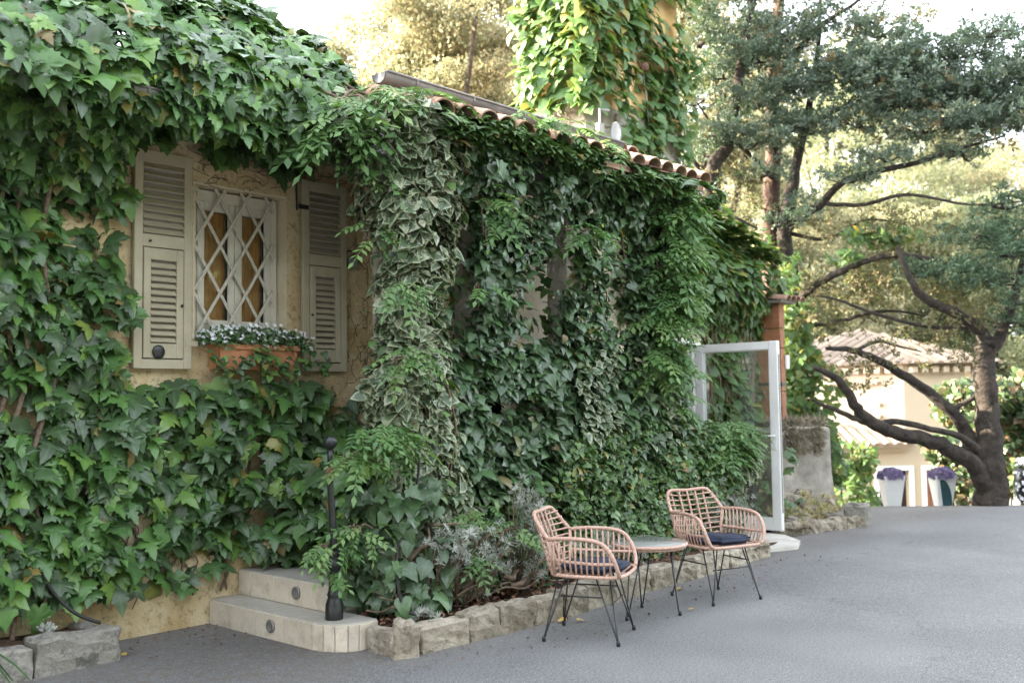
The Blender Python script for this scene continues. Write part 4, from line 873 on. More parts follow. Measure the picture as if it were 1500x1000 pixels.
# curtain under the eave: strands on the wall plane above the window and sprays in front of it
n = 900; X = rng.uniform(1.8, 4.62, n); Z = 3.62 - rng.random(n) ** 1.2 * (.36 + .22 * (noiseXZ(X, X * 0, 3, 5) > .52)); k_ = (X < 3.08) | (Z > 3.36 + .06 * np.sin(X * 11)); X, Z = X[k_], Z[k_]; n = len(X)
P = np.c_[X, 6.32 - rng.random(n) * .22, Z]; A = hang(n, P, np.tile([0, -1., .1], (n, 1)), .115, (30, 15), 28); scatter(c2_, T_BOSTL, *A, M['boston'], 0, mass_name='inner_foliage')
# dark layer between eave and wall at upper left
n = 1500; X = rng.uniform(1.6, 3.7, n); u_ = rng.random(n); P = np.c_[X, 5.75 + u_ * .5, 3.42 - (u_ * .35) - rng.random(n) * .12]; P = P[(P[:, 0] < 3.0) | (P[:, 2] > 3.34)]; n = len(P); A = hang(n, P, np.tile([0, -1., -.2], (n, 1)), .11, (20, 20), 40); scatter(c2_, T_BOSTL, *A, M['boston'], 0, mass_name='inner_foliage')
g = MB()
for i in range(26):
    x = random.uniform(1.8, 4.9); y = random.uniform(5.6, 6.6); pp = []
    for k in range(7): pp.append((x, y, 3.62 + (y - 5.6) * .6 + .10 + random.uniform(-.04, .08))); x += random.uniform(-.05, .25); y += random.uniform(-.12, .1)
    g.tube(catmull(pp, 3), random.choice((.005, .008, .012)), 5)
g.obj('stem', M['bark'], c2_)

# ============================================================ VARIEGATED IVY PILLAR
c3_ = creeper('variegated_ivy', (4.75, 5.2, .15), 'cream-edged ivy swathing the porch pillar right of the shuttered window')
n = 5600; Z = rng.uniform(.22, 3.62, n); th = rng.uniform(-3.7, .35, n)
rad = .28 + .24 * smask(Z, 2.75, 3.4) + .16 * smask(1.5 - Z, 0, 1.1) + .07 * np.sin(Z * 5)
cx = 4.80 + .04 * smask(Z, 2.9, 3.5) + .16 * smask(1.4 - Z, 0, 1) ; sx = 1 + .35 * smask(Z, 3.0, 3.5) + .8 * smask(1.2 - Z, 0, .8)
out = np.c_[np.cos(th) / sx, np.sin(th), np.zeros(n) + .35 * smask(Z, 3.1, 3.5)]; P = np.c_[cx + rad * sx * np.cos(th), 5.30 + rad * np.sin(th) * .8, Z]
q = vnoise(P, 3.2) - .5; q2 = vnoise(P, 8) - .5; P = P + unit(out) * (q * .26 + q2 * .12)[:, None] - unit(out) * (rng.random(n) ** 1.6 * .12)[:, None]
k_ = (noiseXZ(P[:, 0] * 1.3, P[:, 2], 2.6, 4) > .33) | (Z > 3.0); P, out = P[k_], out[k_]
k_ = (P[:, 2] < 3.72) & ((P[:, 0] > 4.32) | (P[:, 2] > 1.0)); P, out = P[k_], out[k_]
A = hang(len(P), P, out, .084, (34, 26), 50, .6); scatter(c3_, T_VAR, *A, M['ivy_var'], 280)
g = MB()
for i in range(12):
    x = 4.72 + random.uniform(-.25, .4); y = 5.05 + random.uniform(-.1, .25); pp = []; z = .12
    while z < random.uniform(1.2, 3.3): pp.append((x, y, z)); x += random.uniform(-.09, .09) + (4.75 - x) * .08; y += random.uniform(-.05, .05); z += random.uniform(.1, .22)
    if len(pp) > 2: g.tube(catmull(pp, 3), random.choice((.005, .007, .010)), 6)
for i in range(12):
    x, y, z = 4.1 + random.random() * .9, 4.95, .15 + random.random() * .5; pp = [(x, y, z)]
    for k in range(5): x += random.uniform(-.02, .2); z += random.uniform(-.08, .16); pp.append((x, y + random.uniform(-.08, .12), z))
    g.tube(catmull(pp, 3), random.choice((.006, .01, .015)), 5)
g.obj('stem', M['bark'], c3_)

n = 500; ii = rng.choice(len(P), n); Pm = P[ii] + rng.normal(0, .04, (n, 3)) + unit(out[ii]) * .03; Pm, om = Pm[vnoise(Pm, 2.5) > .5], out[ii][vnoise(Pm, 2.5) > .5]; scatter(c3_, T_IVYR, *hang(len(Pm), Pm, om, .085), M['ivy_mid'], 40, mass_name='plain_foliage')
# ============================================================ DARK IVY OF THE PORCH FRONT
def fy2(X, Z):
    q = noiseXZ(X, Z, .9, 2) - .5
    return 5.20 - q * .22 - .14 * smask(1.7 - Z, 0, 1.4) - .16 * smask(Z, 2.95, 3.4) + .30 * smask(X, 8.3, 9.2) * smask(Z, .9, 1.6)
def m_porch(X, Z):
    def hole(x0, x1, z0, z1, s_=.07):
        n_ = (noiseXZ(X, Z, 5, 6) - .5) * .16
        return np.clip(np.minimum(np.minimum(X + n_ - x0, x1 - X + n_), np.minimum(Z + n_ - z0, z1 - Z + n_)) / s_ + .3, 0, 1)
    h_ = np.maximum.reduce([hole(5.03, 5.42, 1.92, 3.12), hole(6.02, 6.46, 2.06, 2.78), hole(6.3, 6.78, 2.45, 3.05), hole(7.14, 7.42, 2.2, 3.1)])
    return (1 - h_) * smask(Z, .22, .42) * (noiseXZ(X, Z, 3.5, 12) > .27) * (Z < 3.66)
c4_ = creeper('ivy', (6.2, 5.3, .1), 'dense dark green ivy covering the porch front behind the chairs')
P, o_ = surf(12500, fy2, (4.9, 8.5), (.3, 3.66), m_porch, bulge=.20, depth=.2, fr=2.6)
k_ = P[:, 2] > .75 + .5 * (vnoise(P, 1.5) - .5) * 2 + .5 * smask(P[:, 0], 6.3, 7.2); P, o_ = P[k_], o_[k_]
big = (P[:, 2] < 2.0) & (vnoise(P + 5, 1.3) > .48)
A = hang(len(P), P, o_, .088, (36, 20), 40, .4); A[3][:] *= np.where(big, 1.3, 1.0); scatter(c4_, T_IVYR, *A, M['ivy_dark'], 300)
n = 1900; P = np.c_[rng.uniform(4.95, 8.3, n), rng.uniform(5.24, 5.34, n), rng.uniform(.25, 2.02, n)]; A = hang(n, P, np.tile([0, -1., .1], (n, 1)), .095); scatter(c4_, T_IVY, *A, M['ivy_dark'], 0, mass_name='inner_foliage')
# ivy on the inner faces of the piers, seen through the gaps
n = 1500; pc = rng.choice([5.7, 6.87, 8.1], n); P = np.c_[pc + rng.normal(0, .14, n), 5.25 + rng.random(n) * .45, rng.uniform(1.9, 3.3, n)]; A = hang(n, P, np.c_[rng.normal(0, 1, n), -np.ones(n), np.zeros(n)], .085); scatter(c4_, T_IVY, *A, M['ivy_mid'], 0, mass_name='inner_foliage')
g = MB()
for i in range(20):
    x = random.uniform(4.9, 8.4); y = 5.32 + random.uniform(-.05, .1); z = .1; pp = []
    top = random.choice((.9, 1.8, 3.2))
    while z < top: pp.append((x, y, z)); x += random.uniform(-.14, .14); y += random.uniform(-.03, .03); z += random.uniform(.1, .25)
    if len(pp) > 2: g.tube(catmull(pp, 3), random.choice((.005, .008, .012)), 6)
for i in range(14):
    x = random.uniform(4.6, 6.6); z = random.uniform(.16, .4); y = random.uniform(4.85, 5.1); pp = [(x, y, z)]
    for k in range(4): x += random.uniform(.05, .22); z += random.uniform(-.05, .08); pp.append((x, y + random.uniform(-.06, .08), z))
    g.tube(catmull(pp, 3), random.choice((.008, .014, .02)), 6)
g.obj('stem', M['bark'], c4_)
# mixed pale ivy in the middle, small fresh ivy at the foot
c5_ = creeper('variegated_ivy', (7.2, 5.1, .8), 'patch of cream-edged ivy above the right rattan armchair')
def m_mid(X, Z): return smask(1 - ((X - 7.35) / .95) ** 2 - ((Z - 1.55) / .55) ** 2, 0, .5) * (noiseXZ(X, Z, 3, 31) > .42)
P, o_ = surf(1900, lambda X, Z: fy2(X, Z) - .09, (6.2, 8.4), (.8, 2.3), m_mid, bulge=.1, depth=.05); A = hang(len(P), P, o_, .075); scatter(c5_, T_IVYR, *A, M['ivy_var'], 120)
c6_ = creeper('ivy', (6.8, 5.0, .1), 'small fresh green ivy carpeting the foot of the porch front')
P, o_ = surf(9500, lambda X, Z: fy2(X, Z) - .05, (5.3, 9.0), (.14, 1.35), lambda X, Z: smask(1.05 - Z + .35 * smask(X, 6.2, 7) + (noiseXZ(X, Z, 2, 9) - .5) * .5, 0, .15) * smask(X, 5.3, 5.7) * (noiseXZ(X, Z, 4, 19) > .3), bulge=.09, depth=.10, fr=4); A = hang(len(P), P, o_, .055, (38, 24), 55, .6); scatter(c6_, T_IVY, *A, M['ivy_mid'], 120)
# trailing bits along the roof edge
n = 3200; X = rng.uniform(4.75, 8.5, n); u_ = rng.random(n); P = np.c_[X, 4.95 - .12 * np.sin(u_ * 3) + .35 * (u_ - .4) * (u_ > .4), 3.42 + u_ * .32 + .1 * (noiseXZ(X, X * 0, 2, 44) - .5)]; P[:, 2] -= .03 * u_; k_ = (noiseXZ(X, u_, 2.2, 21) > .43); P = P[k_]
A = hang(len(P), P, np.tile([0, -1., .5], (len(P), 1)), .08); scatter(c4_, T_IVY, *A, M['ivy_mid'], 0, mass_name='edge_foliage')

# ============================================================ HEART-LEAVED IVY ABOVE AND BESIDE THE DOOR
c7_ = creeper('ivy', (11.2, 6.2, .1), 'heart-leaved ivy on the wall above and behind the open glass door')
def m_door(X, Z):
    top = 3.62 - .30 * smask(X, 10.4, 12.1); a_ = (Z < top) & (Z > 2.42 + .12 * np.sin(X * 7)); b_ = (X > 10.52) & (Z > .5)
    return np.where(a_ | b_, 1., 0.) * np.where(b_ & ~a_, (noiseXZ(X, Z, 3, 2) > .3) * .9, 1)
P, o_ = surf(3800, lambda X, Z: 6.30 - .22 * smask(Z, 2.3, 2.9) + .25 * smask(Z, 3.2, 3.6), (8.9, 12.12), (.5, 3.65), m_door, bulge=.12, depth=.14)
A = hang(len(P), P, o_, .12, (38, 18), 30, .3); scatter(c7_, T_HEART, *A, M['heart'], 220)
n = 1500; P = np.c_[rng.uniform(8.6, 12.15, n), rng.uniform(6.0, 6.8, n), np.zeros(n)]; P[:, 2] = 3.60 + .12 * smask(11.6 - P[:, 0], 0, 1) + .1 * rng.random(n) - .28 * smask(P[:, 0], 10.4, 12.1) + .12 * (noiseXZ(P[:, 0], P[:, 1], 2, 3) - .3); A = hang(n, P, np.tile([0, -.6, 1.], (n, 1)), .12); scatter(c7_, T_HEART, *A, M['heart'], 0, mass_name='top_foliage')
g = MB()
for i in range(22):
    x = random.choice((random.uniform(10.6, 12.0), random.uniform(9, 12))); z = 2.45 if x < 10.55 else .1; pp = []; z1_ = 3.2
    while z < z1_: pp.append((x, 6.33, z)); x += random.uniform(-.1, .1); z += random.uniform(.1, .25)
    if len(pp) > 2: g.tube(catmull(pp, 3), random.choice((.005, .01, .015)), 5)
g.obj('stem', M['bark'], c7_)

# ============================================================ WISTERIA SPRAYS
def wisteria(loc, label, blobs, size=.24, outv=(-.3, -1, .1), k=0, mat='wisteria'):
    t_ = thing('wisteria', loc, label, 'climbing plant')
    Ps = []; Os = []
    for (x, y, z, rx, ry, rz_, n) in blobs:
        v = unit(rng.normal(size=(n, 3))); v[:, 1] = -np.abs(v[:, 1]); v[:, 2] = v[:, 2] * .9 + .15; r_ = (.55 + .45 * rng.random(n))[:, None]
        Ps.append(np.array([x, y, z]) + v * r_ * [rx, ry, rz_]); Os.append(v + np.array(outv) * .5)
    P = np.vstack(Ps); O = unit(np.vstack(Os)); n = len(P); up = np.array([0, 0, 1.])
    side = unit(np.cross(np.tile(up, (n, 1)), O)); Td = unit(O * rng.uniform(.4, 1, (n, 1)) + side * rng.normal(0, .8, (n, 1)) - up * rng.uniform(-.1, .55, (n, 1))); Nn = up * 1.0 + O * .55 + rng.normal(0, .25, (n, 3))
    scatter(t_, T_WIST, P, Td, Nn, size * np.exp(rng.normal(0, .2, n)), M[mat], k, leaf_name='spray')
    g = MB()
    for (x, y, z, rx, ry, rz_, n_) in blobs:
        for i in range(5):
            a = Vector((x + random.uniform(-.3, .3) * rx, y + .1, z - rz_ * .6)); v = Vector((random.uniform(-1, 1) * rx, -ry * random.random(), rz_ * random.uniform(-.2, .9))); g.tube(catmull([a, a + v * .4 + Vector((0, 0, .05)), a + v], 4), [.006] * 9, 5)
    g.obj('stem', M['bark'], t_); return t_
wisteria((4.5, 5.3, 3.5), 'fresh green feathery spray spilling off the roof left of the gutter', [(4.35, 5.3, 3.50, .30, .22, .13, 60), (4.62, 5.22, 3.66, .30, .2, .12, 60), (4.2, 5.4, 3.34, .2, .2, .10, 26), (4.95, 5.15, 3.72, .22, .15, .08, 26)], .25, k=60)
wisteria((4.3, 5.3, 3.0), 'loose feathery strand hanging on the left side of the ivy pillar', [(4.46, 5.25, 3.15, .10, .1, .16, 16), (4.44, 5.25, 2.72, .08, .1, .12, 8), (4.5, 5.0, 2.3, .16, .08, .10, 14), (4.55, 4.98, 1.85, .25, .1, .10, 18)], .2, k=20)
wisteria((4.3, 5.05, 1.2), 'pale green feathery spray behind the ball of the iron post', [(4.32, 5.05, 1.34, .22, .12, .10, 46), (4.12, 5.08, 1.20, .12, .1, .05, 14), (4.46, 5.0, 1.26, .12, .1, .12, 20)], .19, k=50)
wisteria((4.1, 5.0, .7), 'pale green feathery spray drooping across the shaft of the iron post', [(3.93, 5.1, .64, .17, .1, .07, 15), (4.15, 5.0, .74, .12, .06, .06, 7), (3.95, 5.1, .50, .05, .05, .06, 3)], .17, k=30)
wisteria((8.0, 5.3, 2), 'tall curtain of feathery leaves hanging between porch and glass door', [(8.05, 5.1, 3.30, .32, .2, .25, 90), (7.95, 5.1, 2.85, .30, .16, .28, 90), (7.85, 5.12, 2.35, .28, .15, .28, 85), (7.75, 5.12, 1.9, .25, .15, .25, 60), (8.15, 5.2, 2.6, .2, .2, .3, 50), (8.1, 5.3, 1.9, .2, .2, .3, 50), (8.1, 5.3, 1.5, .25, .15, .2, 30)], .24, k=150)
wisteria((9.0, 5.2, 1), 'leafy bush of feathery sprays in front of the glass door', [(9.0, 5.15, 1.20, .34, .2, .14, 90), (8.8, 5.15, .98, .34, .2, .14, 50), (9.3, 5.25, 1.05, .2, .15, .14, 30)], .24, k=60)
wisteria((6.3, 4.95, 3.6), 'feathery tuft poking up over the porch tiles below the gutter', [(6.15, 4.95, 3.74, .26, .1, .10, 26), (5.6, 4.95, 3.7, .2, .1, .07, 12), (6.75, 4.95, 3.68, .2, .1, .06, 10)], .2, k=20)
wisteria((5.4, 4.85, .5), 'low feathery green shoot above the stone edging left of the chairs', [(5.0, 4.85, .47, .10, .08, .06, 8), (5.45, 4.9, .62, .14, .08, .08, 10), (5.1, 4.9, .75, .12, .08, .08, 8)], .19, k=16)
wisteria((6.35, 5.0, 2.9), 'dark feathery strands hanging below the porch tiles', [(5.45, 5.05, 2.95, .12, .1, .25, 20), (6.5, 5.0, 2.95, .2, .1, .1, 20), (5.35, 5.05, 2.4, .07, .05, .05, 3)], .22, k=16)
# bush body behind it so it stands on the ground
c10 = creeper('ivy', (4.5, 5.5, .7), 'dark leaves spilling over the upper steps behind the iron post')
n = 420; P = np.c_[rng.uniform(4.28, 4.75, n), rng.uniform(5.15, 6.3, n), rng.uniform(.6, 1.15, n)]; P[:, 2] -= .25 * (P[:, 0] > 4.5); A = hang(n, P, np.tile([-1., -.5, .2], (n, 1)), .12, (35, 20)); scatter(c10, T_BOST, *A, M['boston'], 40)
c8_ = thing('bush', (9.1, 5.4, .1), 'rounded ivy bush standing at the foot of the glass door', 'bush')
n = 2600; v = unit(rng.normal(size=(n, 3))); P = np.array([8.95, 5.42, .62]) + v * [.52, .42, .62] * (.85 + .3 * (vnoise(v * 3 + 20, 1.4) - .3))[:, None] * (1 - .25 * rng.random(n) ** 2)[:, None]; k_ = (P[:, 2] > .08) & (P[:, 1] < 5.75); A = hang(k_.sum(), P[k_], v[k_], .075, (30, 20)); scatter(c8_, T_IVYR, *A, M['ivy_mid'], 90)
c8b = thing('variegated_ivy', (9.3, 5.1, .8), 'cream-edged ivy trailing over the bush by the glass door', 'climbing plant')
n = 420; v = unit(rng.normal(size=(n, 3)) * [1, 1, .6]); v[:, 1] = -np.abs(v[:, 1]); P = np.array([9.15, 5.30, .88]) + v * [.42, .32, .26]; A = hang(n, P, v, .085); scatter(c8b, T_IVYR, *A, M['ivy_var'], 60)

# big glossy leaves by the steps
c9_ = creeper('ivy', (4.4, 4.95, .2), 'big dark glossy ivy leaves at the corner of the steps')
n = 200; P = np.c_[rng.uniform(4.24, 4.7, n), rng.uniform(4.82, 5.2, n), np.zeros(n)]; P[:, 2] = .2 + rng.random(n) ** 1.1 * .85; P[:, 0] += (P[:, 2] - .2) * .12; k_ = vnoise(P, 4) > .38; P = P[k_]; A = hang(len(P), P, np.tile([-.6, -1, .1], (len(P), 1)), .115, (30, 20), 30); A = (A[0], A[1], A[2], np.clip(A[3], .05, .15)); scatter(c9_, T_IVYR, *A, M['ivy_dark'], 120)

n = 260; P = np.c_[rng.uniform(4.17, 4.6, n), rng.uniform(5.05, 5.36, n), rng.uniform(.2, .95, n)]; P = P[(P[:, 1] > 5.2) | (P[:, 0] > 4.25)]; n = len(P); A = hang(n, P, np.tile([-1., -.8, .2], (n, 1)), .10, (32, 22)); scatter(c9_, T_IVYR, *A, M['ivy_dark'], 60, mass_name='inner_foliage')
# ============================================================ SILVER SHRUBS
def silver(loc, label, spots, sz=.055):
    t_ = thing('silver_shrub', loc, label, 'shrub'); P = []; g = MB(); L_ = Vector(loc)
    for (x, y, z, rx, ry, rz_, n) in spots:
        for i in range(n):
            p = Vector((x + random.gauss(0, rx), y + random.gauss(0, ry), max(.16, z + random.gauss(0, rz_)))); P.append(p)
            if i % 2 == 0: b_ = Vector((x + random.uniform(-.06, .06), L_.y + .1, L_.z)); g.tube(catmull([b_, b_.lerp(p, .5) + Vector((random.uniform(-.06, .06), 0, -.04)), p], 4), .0035, 4)
    P = np.array([p[:] for p in P]); n = len(P); Nn = np.tile([-.2, -.5, .9], (n, 1)) + rng.normal(0, .35, (n, 3))
    scatter(t_, T_STAR, P, rng.normal(size=(n, 3)), Nn, sz * np.exp(rng.normal(0, .25, n)), M['silver'], min(40, n // 3), leaf_name='leaf_rosette')
    g.obj('stem', M['bark'], t_)
silver((4.85, 4.85, .13), 'silver-grey woolly shrub beside the ivy corner of the bed', [(4.72, 4.80, .62, .10, .05, .06, 26), (4.95, 4.80, .50, .13, .05, .09, 34), (5.15, 4.82, .48, .06, .05, .1, 18)])
silver((4.45, 4.75, .13), 'tiny silver tuft in the soil at the corner stone', [(4.45, 4.75, .19, .04, .04, .02, 10)], .045)
silver((5.75, 4.9, .13), 'silver-grey shrub leaning behind the left rattan armchair', [(5.62, 4.88, .62, .06, .05, .14, 60), (5.62, 4.85, .36, .07, .05, .08, 26), (5.5, 4.9, .85, .05, .05, .05, 14)])
silver((6.7, 4.85, .13), 'low silver foliage behind the round table', [(6.45, 4.85, .34, .16, .05, .08, 40), (6.9, 4.85, .3, .12, .05, .07, 24)], .05)
silver((8.6, 5.0, .13), 'silver foliage between right armchair and glass door', [(8.55, 5.0, .42, .16, .08, .14, 90), (8.95, 5.05, .45, .10, .08, .16, 50)])

# leaf litter on the beds, loose leaves on the asphalt
n = 700; P = np.c_[rng.uniform(4.2, 8.8, n), rng.uniform(4.72, 5.2, n), np.full(n, .165)]; lt_ = bpy.data.objects.new('litter_root', None)
def loose(name, P, sz, mat, kind='stuff', parent=None):
    n = len(P); Nn = np.tile([0, 0, 1.], (n, 1)) + rng.normal(0, .4, (n, 3)); t_ = bpy.data.objects.new('tmp', None); V_ = scatter(t_, T_IVY, P, rng.normal(size=(n, 3)), Nn, sz, mat, 0, mass_name=name, origin=(0, 0, 0)); V_.parent = None; V_['kind'] = kind; bpy.data.objects.remove(t_); return V_
n_ = 260; Pd = np.c_[rng.uniform(4.2, 9.3, n_), 4.52 - rng.random(n_) ** 2.2 * .55, np.full(n_, .012)]; loose('fallen_debris', Pd, rng.uniform(.006, .022, n_), M['litter'])
n_ = 90; Pd = np.c_[rng.uniform(3.05, 3.9, n_), 6.36 - rng.random(n_) ** 2 * .6, np.full(n_, .012)]; loose('fallen_debris', Pd, rng.uniform(.006, .025, n_), M['litter'])
loose('leaf_litter', P, rng.uniform(.02, .045, n), M['litter'])
for x, y, lab in ((5.47, 4.47, 'yellow fallen leaf against the kerb under the left armchair'), (5.60, 4.40, 'small yellow fallen leaf beside the back foot of the left armchair'), (3.03, 5.99, 'yellow fallen leaf beside the left stone edging'), (6.95, 4.5, 'ochre fallen leaf under the right armchair'), (6.35, 3.98, 'tiny ochre leaf by the foot of the round table')):
    t0 = random.choice(T_IVY); me = mesh_np('fallen_leaf', t0[0] * random.uniform(.06, .10) * (.6 if 'mall' in lab or 'tiny' in lab else 1), t0[1], M['yellow_leaf'], {'edge': t0[2]}); o = bpy.data.objects.new('fallen_leaf', me); link(o); o.location = (x, y, .018); o.rotation_euler = (R(8), R(-12), random.uniform(0, 6)); tag(o, lab, 'leaf')
# spiky plant, succulent and hose in the left bed
sp = thing('strappy_plant', (1.95, 6.0, .2), 'strappy dark green leaves at the lower left corner', 'plant')
for i in range(11):
    a = random.uniform(-1.9, .5); L_ = random.uniform(.35, .55); d = Vector((math.cos(a), math.sin(a), 0)); pp = [Vector((2.0, 6.0, .2)) + d * L_ * t_ + Vector((0, 0, .28 * t_ - .42 * t_ * t_)) for t_ in np.linspace(0, 1, 7)]; g = MB(); s_ = Vector((-d.y, d.x, 0)); vs = []
    for j, p in enumerate(pp): ww = .018 * math.sin(math.pi * (.15 + .85 * (1 - j / 6))) ; vs += [p - s_ * ww, p + Vector((0, 0, -.006)), p + s_ * ww]
    g.add(vs, [(3 * j + q, 3 * j + q + 1, 3 * j + q + 4, 3 * j + q + 3) for j in range(6) for q in (0, 1)], True); g.obj('blade', M['ivy_dark'], sp)
sc_ = thing('succulent', (2.62, 6.12, .2), 'grey-green succulent rosette in the left stone bed', 'succulent')
for i in range(16):
    a = i * 2.4; e = R(20 + 50 * (1 - i / 16)); d = Vector((math.cos(a) * math.cos(e), math.sin(a) * math.cos(e), math.sin(e))); g = MB(); g.tube([Vector((2.62, 6.12, .2)) + d * t_ for t_ in (0, .03, .06, .075)], [.006, .014, .011, .002], 6); g.obj('leaf', M['silver'], sc_)
g = MB(); g.tube(catmull([(2.38, 6.2, 1.35), (2.40, 6.2, 1.0), (2.5, 6.18, .75), (2.66, 6.15, .45), (2.78, 6.1, .3), (2.92, 6.05, .22)], 5), .011, 7); tag(g.obj('hose', M['cable']), 'black hose descending through the creeper into the left bed', 'hose')
g = MB(); g.tube(catmull([(4.62, 5.0, 1.30), (4.56, 4.96, 1.0), (4.42, 4.93, .8), (4.30, 4.88, .5), (4.32, 4.84, .25), (4.40, 4.78, .19), (4.46, 4.74, .17)], 5), .010, 7); tag(g.obj('hose', M['cable']), 'black hose running down through the ivy beside the iron post', 'hose')

# ============================================================ STONE TOWER BEHIND THE ROOFS
tower = thing('stone_tower', (10.9, 8.2, 0), 'square stone tower wrapped in heart-leaved ivy rising behind the gutter', 'tower')
g = MB(); g.box(9.8, 12.0, 7.5, 8.5, 0, 5.32); g.obj('stone_base', M['tower_stone'], tower)
g = MB(); g.box(9.81, 11.99, 7.51, 8.49, 5.32, 9.5); g.obj('upper_wall', M['tower_plaster'], tower)
for i in range(34):
    s_ = random.random(); z = 3.9 + random.random() * 1.35; me = stone_mesh(random.uniform(.2, .36), .06, random.uniform(.12, .2), 300 + i); me.materials.append(M['tower_stone'])
    if s_ < .5: put('stone', me, tower, (random.uniform(10, 11.8), 7.5, z), (0, random.uniform(-.1, .1), 0))
    else: put('stone', me, tower, (9.8, random.uniform(7.6, 8.35), z), (0, random.uniform(-.1, .1), R(90)))
def ti(n, fn_mask):
    f_ = rng.random(n) < .52; X = np.where(f_, rng.uniform(9.5, 12.15, n), 9.62); Y = np.where(f_, 7.36, rng.uniform(7.3, 8.45, n)); Z = rng.uniform(3.5, 8.3, n)
    out = np.where(f_[:, None], [0, -1., 0], [-1., -.12, 0]); k_ = fn_mask(X, Y, Z, f_) > rng.random(n); P = np.c_[X, Y, Z][k_]; out = out[k_]
    q = vnoise(P, 1.6) - .45; return P + out * (q * .55)[:, None] + rng.normal(0, .05, P.shape), out
def tmask(X, Y, Z, f_):
    bare1 = f_ & (X > 10.55) & (X < 11.0) & (Z > 5.15) & (Z < 6.35); bare2 = (~f_) & (Z < 5.25) & (Z > 4.5) & (Y < 8.4); bare3 = f_ & (X < 10.05) & (Z < 5.15) & (Z > 4.4)
    return np.where(bare1 | bare2 | bare3, .04, 1) * (noiseXZ(X + Y, Z, 2, 3) > .30)
tiv = creeper('ivy', (10.9, 7.4, 3), 'bright heart-leaved ivy cloaking the stone tower')
P, o_ = ti(5200, tmask); A = hang(len(P), P, o_, .15, (34, 18), 30, .35); scatter(tiv, T_HEART, *A, M['heart'], 240)
g = MB(); g.tube([(10.95, 7.44, 5.95), (10.82, 7.36, 5.98), (10.7, 7.30, 5.98)], .012, 6); g.lathe([(.001, -.06), (.05, -.05), (.065, 0), (.05, .05), (.001, .06)], 12, (10.95, 7.38, 5.98)); g2 = g.obj('wall_fitting', M['rust']); tag(g2, 'rusty round fitting with arm on the bare orange patch of the tower', 'fitting')
g = MB(); g.tube(catmull([(10.98, 7.42, 5.92), (11.02, 7.40, 5.5), (11.1, 7.41, 5.0), (11.12, 7.42, 4.6)], 4), .010, 5); tag(g.obj('cable', M['gutter']), 'pale cable dangling down the tower from the rusty fitting', 'cable')
# vent pipe, bracket and oval dish by the gutter
vp = thing('vent_pipe', (8.55, 6.3, 4.3), 'short white pipe bracket standing by the gutter end', 'pipe')
g = MB(); g.tube([(8.75, 6.5, 4.25), (8.75, 6.5, 4.76), (8.92, 6.5, 4.78)], .014, 8); g.obj('pipe', M['eave_wood'], vp); g = MB(); g.box(8.70, 8.80, 6.47, 6.53, 4.3, 4.6, bev=.01); g.obj('bracket', M['eave_wood'], vp)
dsh = thing('satellite_dish', (9.0, 6.5, 4.3), 'small pale oval dish beside the white pipe bracket', 'dish')
g = MB(); g.lathe([(.001, -.02), (.10, -.005), (.14, .02), (.142, .028), (.10, .008), (.001, -.008)], 20); put('dish', g.mesh('dish', M['grey_box']), dsh, (8.98, 6.45, 4.52), (R(75), 0, R(-50)), (.45, .95, 1)); g = MB(); g.tube([(9.0, 6.5, 4.2), (9.0, 6.5, 4.5)], .012, 6); g.obj('mast', M['gutter'], dsh)

# ============================================================ FAR HOUSE
hx = math.atan2(_r0.y, _r0.x)
hp_ = _f0 * 22 + _r0 * 8.63; fh = thing('far_house', (hp_.x, hp_.y, -2.36), 'cream house with hipped tile roof down the slope beyond the court', 'house', rz=hx)
def hb(g, name, mat, par=fh): return g.obj(name, mat, par, world=False)
g = MB()
ops = [(-.62, .05), (.42, 1.05)]
xs = [-2.7, ops[0][0], ops[0][1], ops[1][0], ops[1][1], 1.8]
for i in (0, 2, 4): g.box(xs[i], xs[i + 1], 0, .25, 0, 2.28)
g.box(-2.7, 1.8, 0, .25, 2.28, 2.9); g.box(-2.7, -2.5, .25, 2.4, 0, 2.9); g.box(0, 1.8, 0, .25, 2.9, 4.66); g.box(1.6, 1.8, .25, 6.5, 0, 4.66); hb(g, 'wall', M['far_plaster'])
g = MB(); vs = [(0, .01, 2.9), (-3.6, 3.1, 2.4), (-3.6, 3.1, 4.66), (0, .01, 4.66), (.15, .2, 2.9), (-3.45, 3.3, 2.4), (-3.45, 3.3, 4.66), (.15, .2, 4.66)]; g.add(vs, [(0, 3, 2, 1), (4, 5, 6, 7), (0, 1, 5, 4), (3, 7, 6, 2), (1, 2, 6, 5), (0, 4, 7, 3)]); g.box(-3.6, -3.4, 3.3, 6.5, 0, 4.66); hb(g, 'upper_wall', M['far_pink'])
for (a, b) in ops:
    g = MB(); q = .10; g.box(a - q, a, -.03, .05, 0, 2.38); g.box(b, b + q, -.03, .05, 0, 2.38); g.box(a, b, -.03, .05, 2.28, 2.38); o = hb(g, 'door_surround', M['white_paint'])
g = MB(); g.box(.42, 1.05, .12, .16, 0, 2.28); dd = hb(g, 'door', M['wood']); 
for i in range(5): g = MB(); g.box(.43 + i * .124, .43 + i * .124 + .112, .10, .119, .05, 2.25); hb(g, 'plank', M['wood'], dd)
g = MB(); g.box(-.62, .05, .2, .24, 0, 2.28); hb(g, 'dark_opening', M['dark_room'])
g = MB(); g.box(-.6, -.3, .06, .10, .0, 1.5); hb(g, 'shutter', M['eave_wood'])
dW = Vector((-3.6, 3.1, 0)).normalized(); nW = Vector((-dW.y, dW.x, 0)); nW = -nW if nW.y > 0 else nW; aW = math.atan2(dW.y, dW.x)
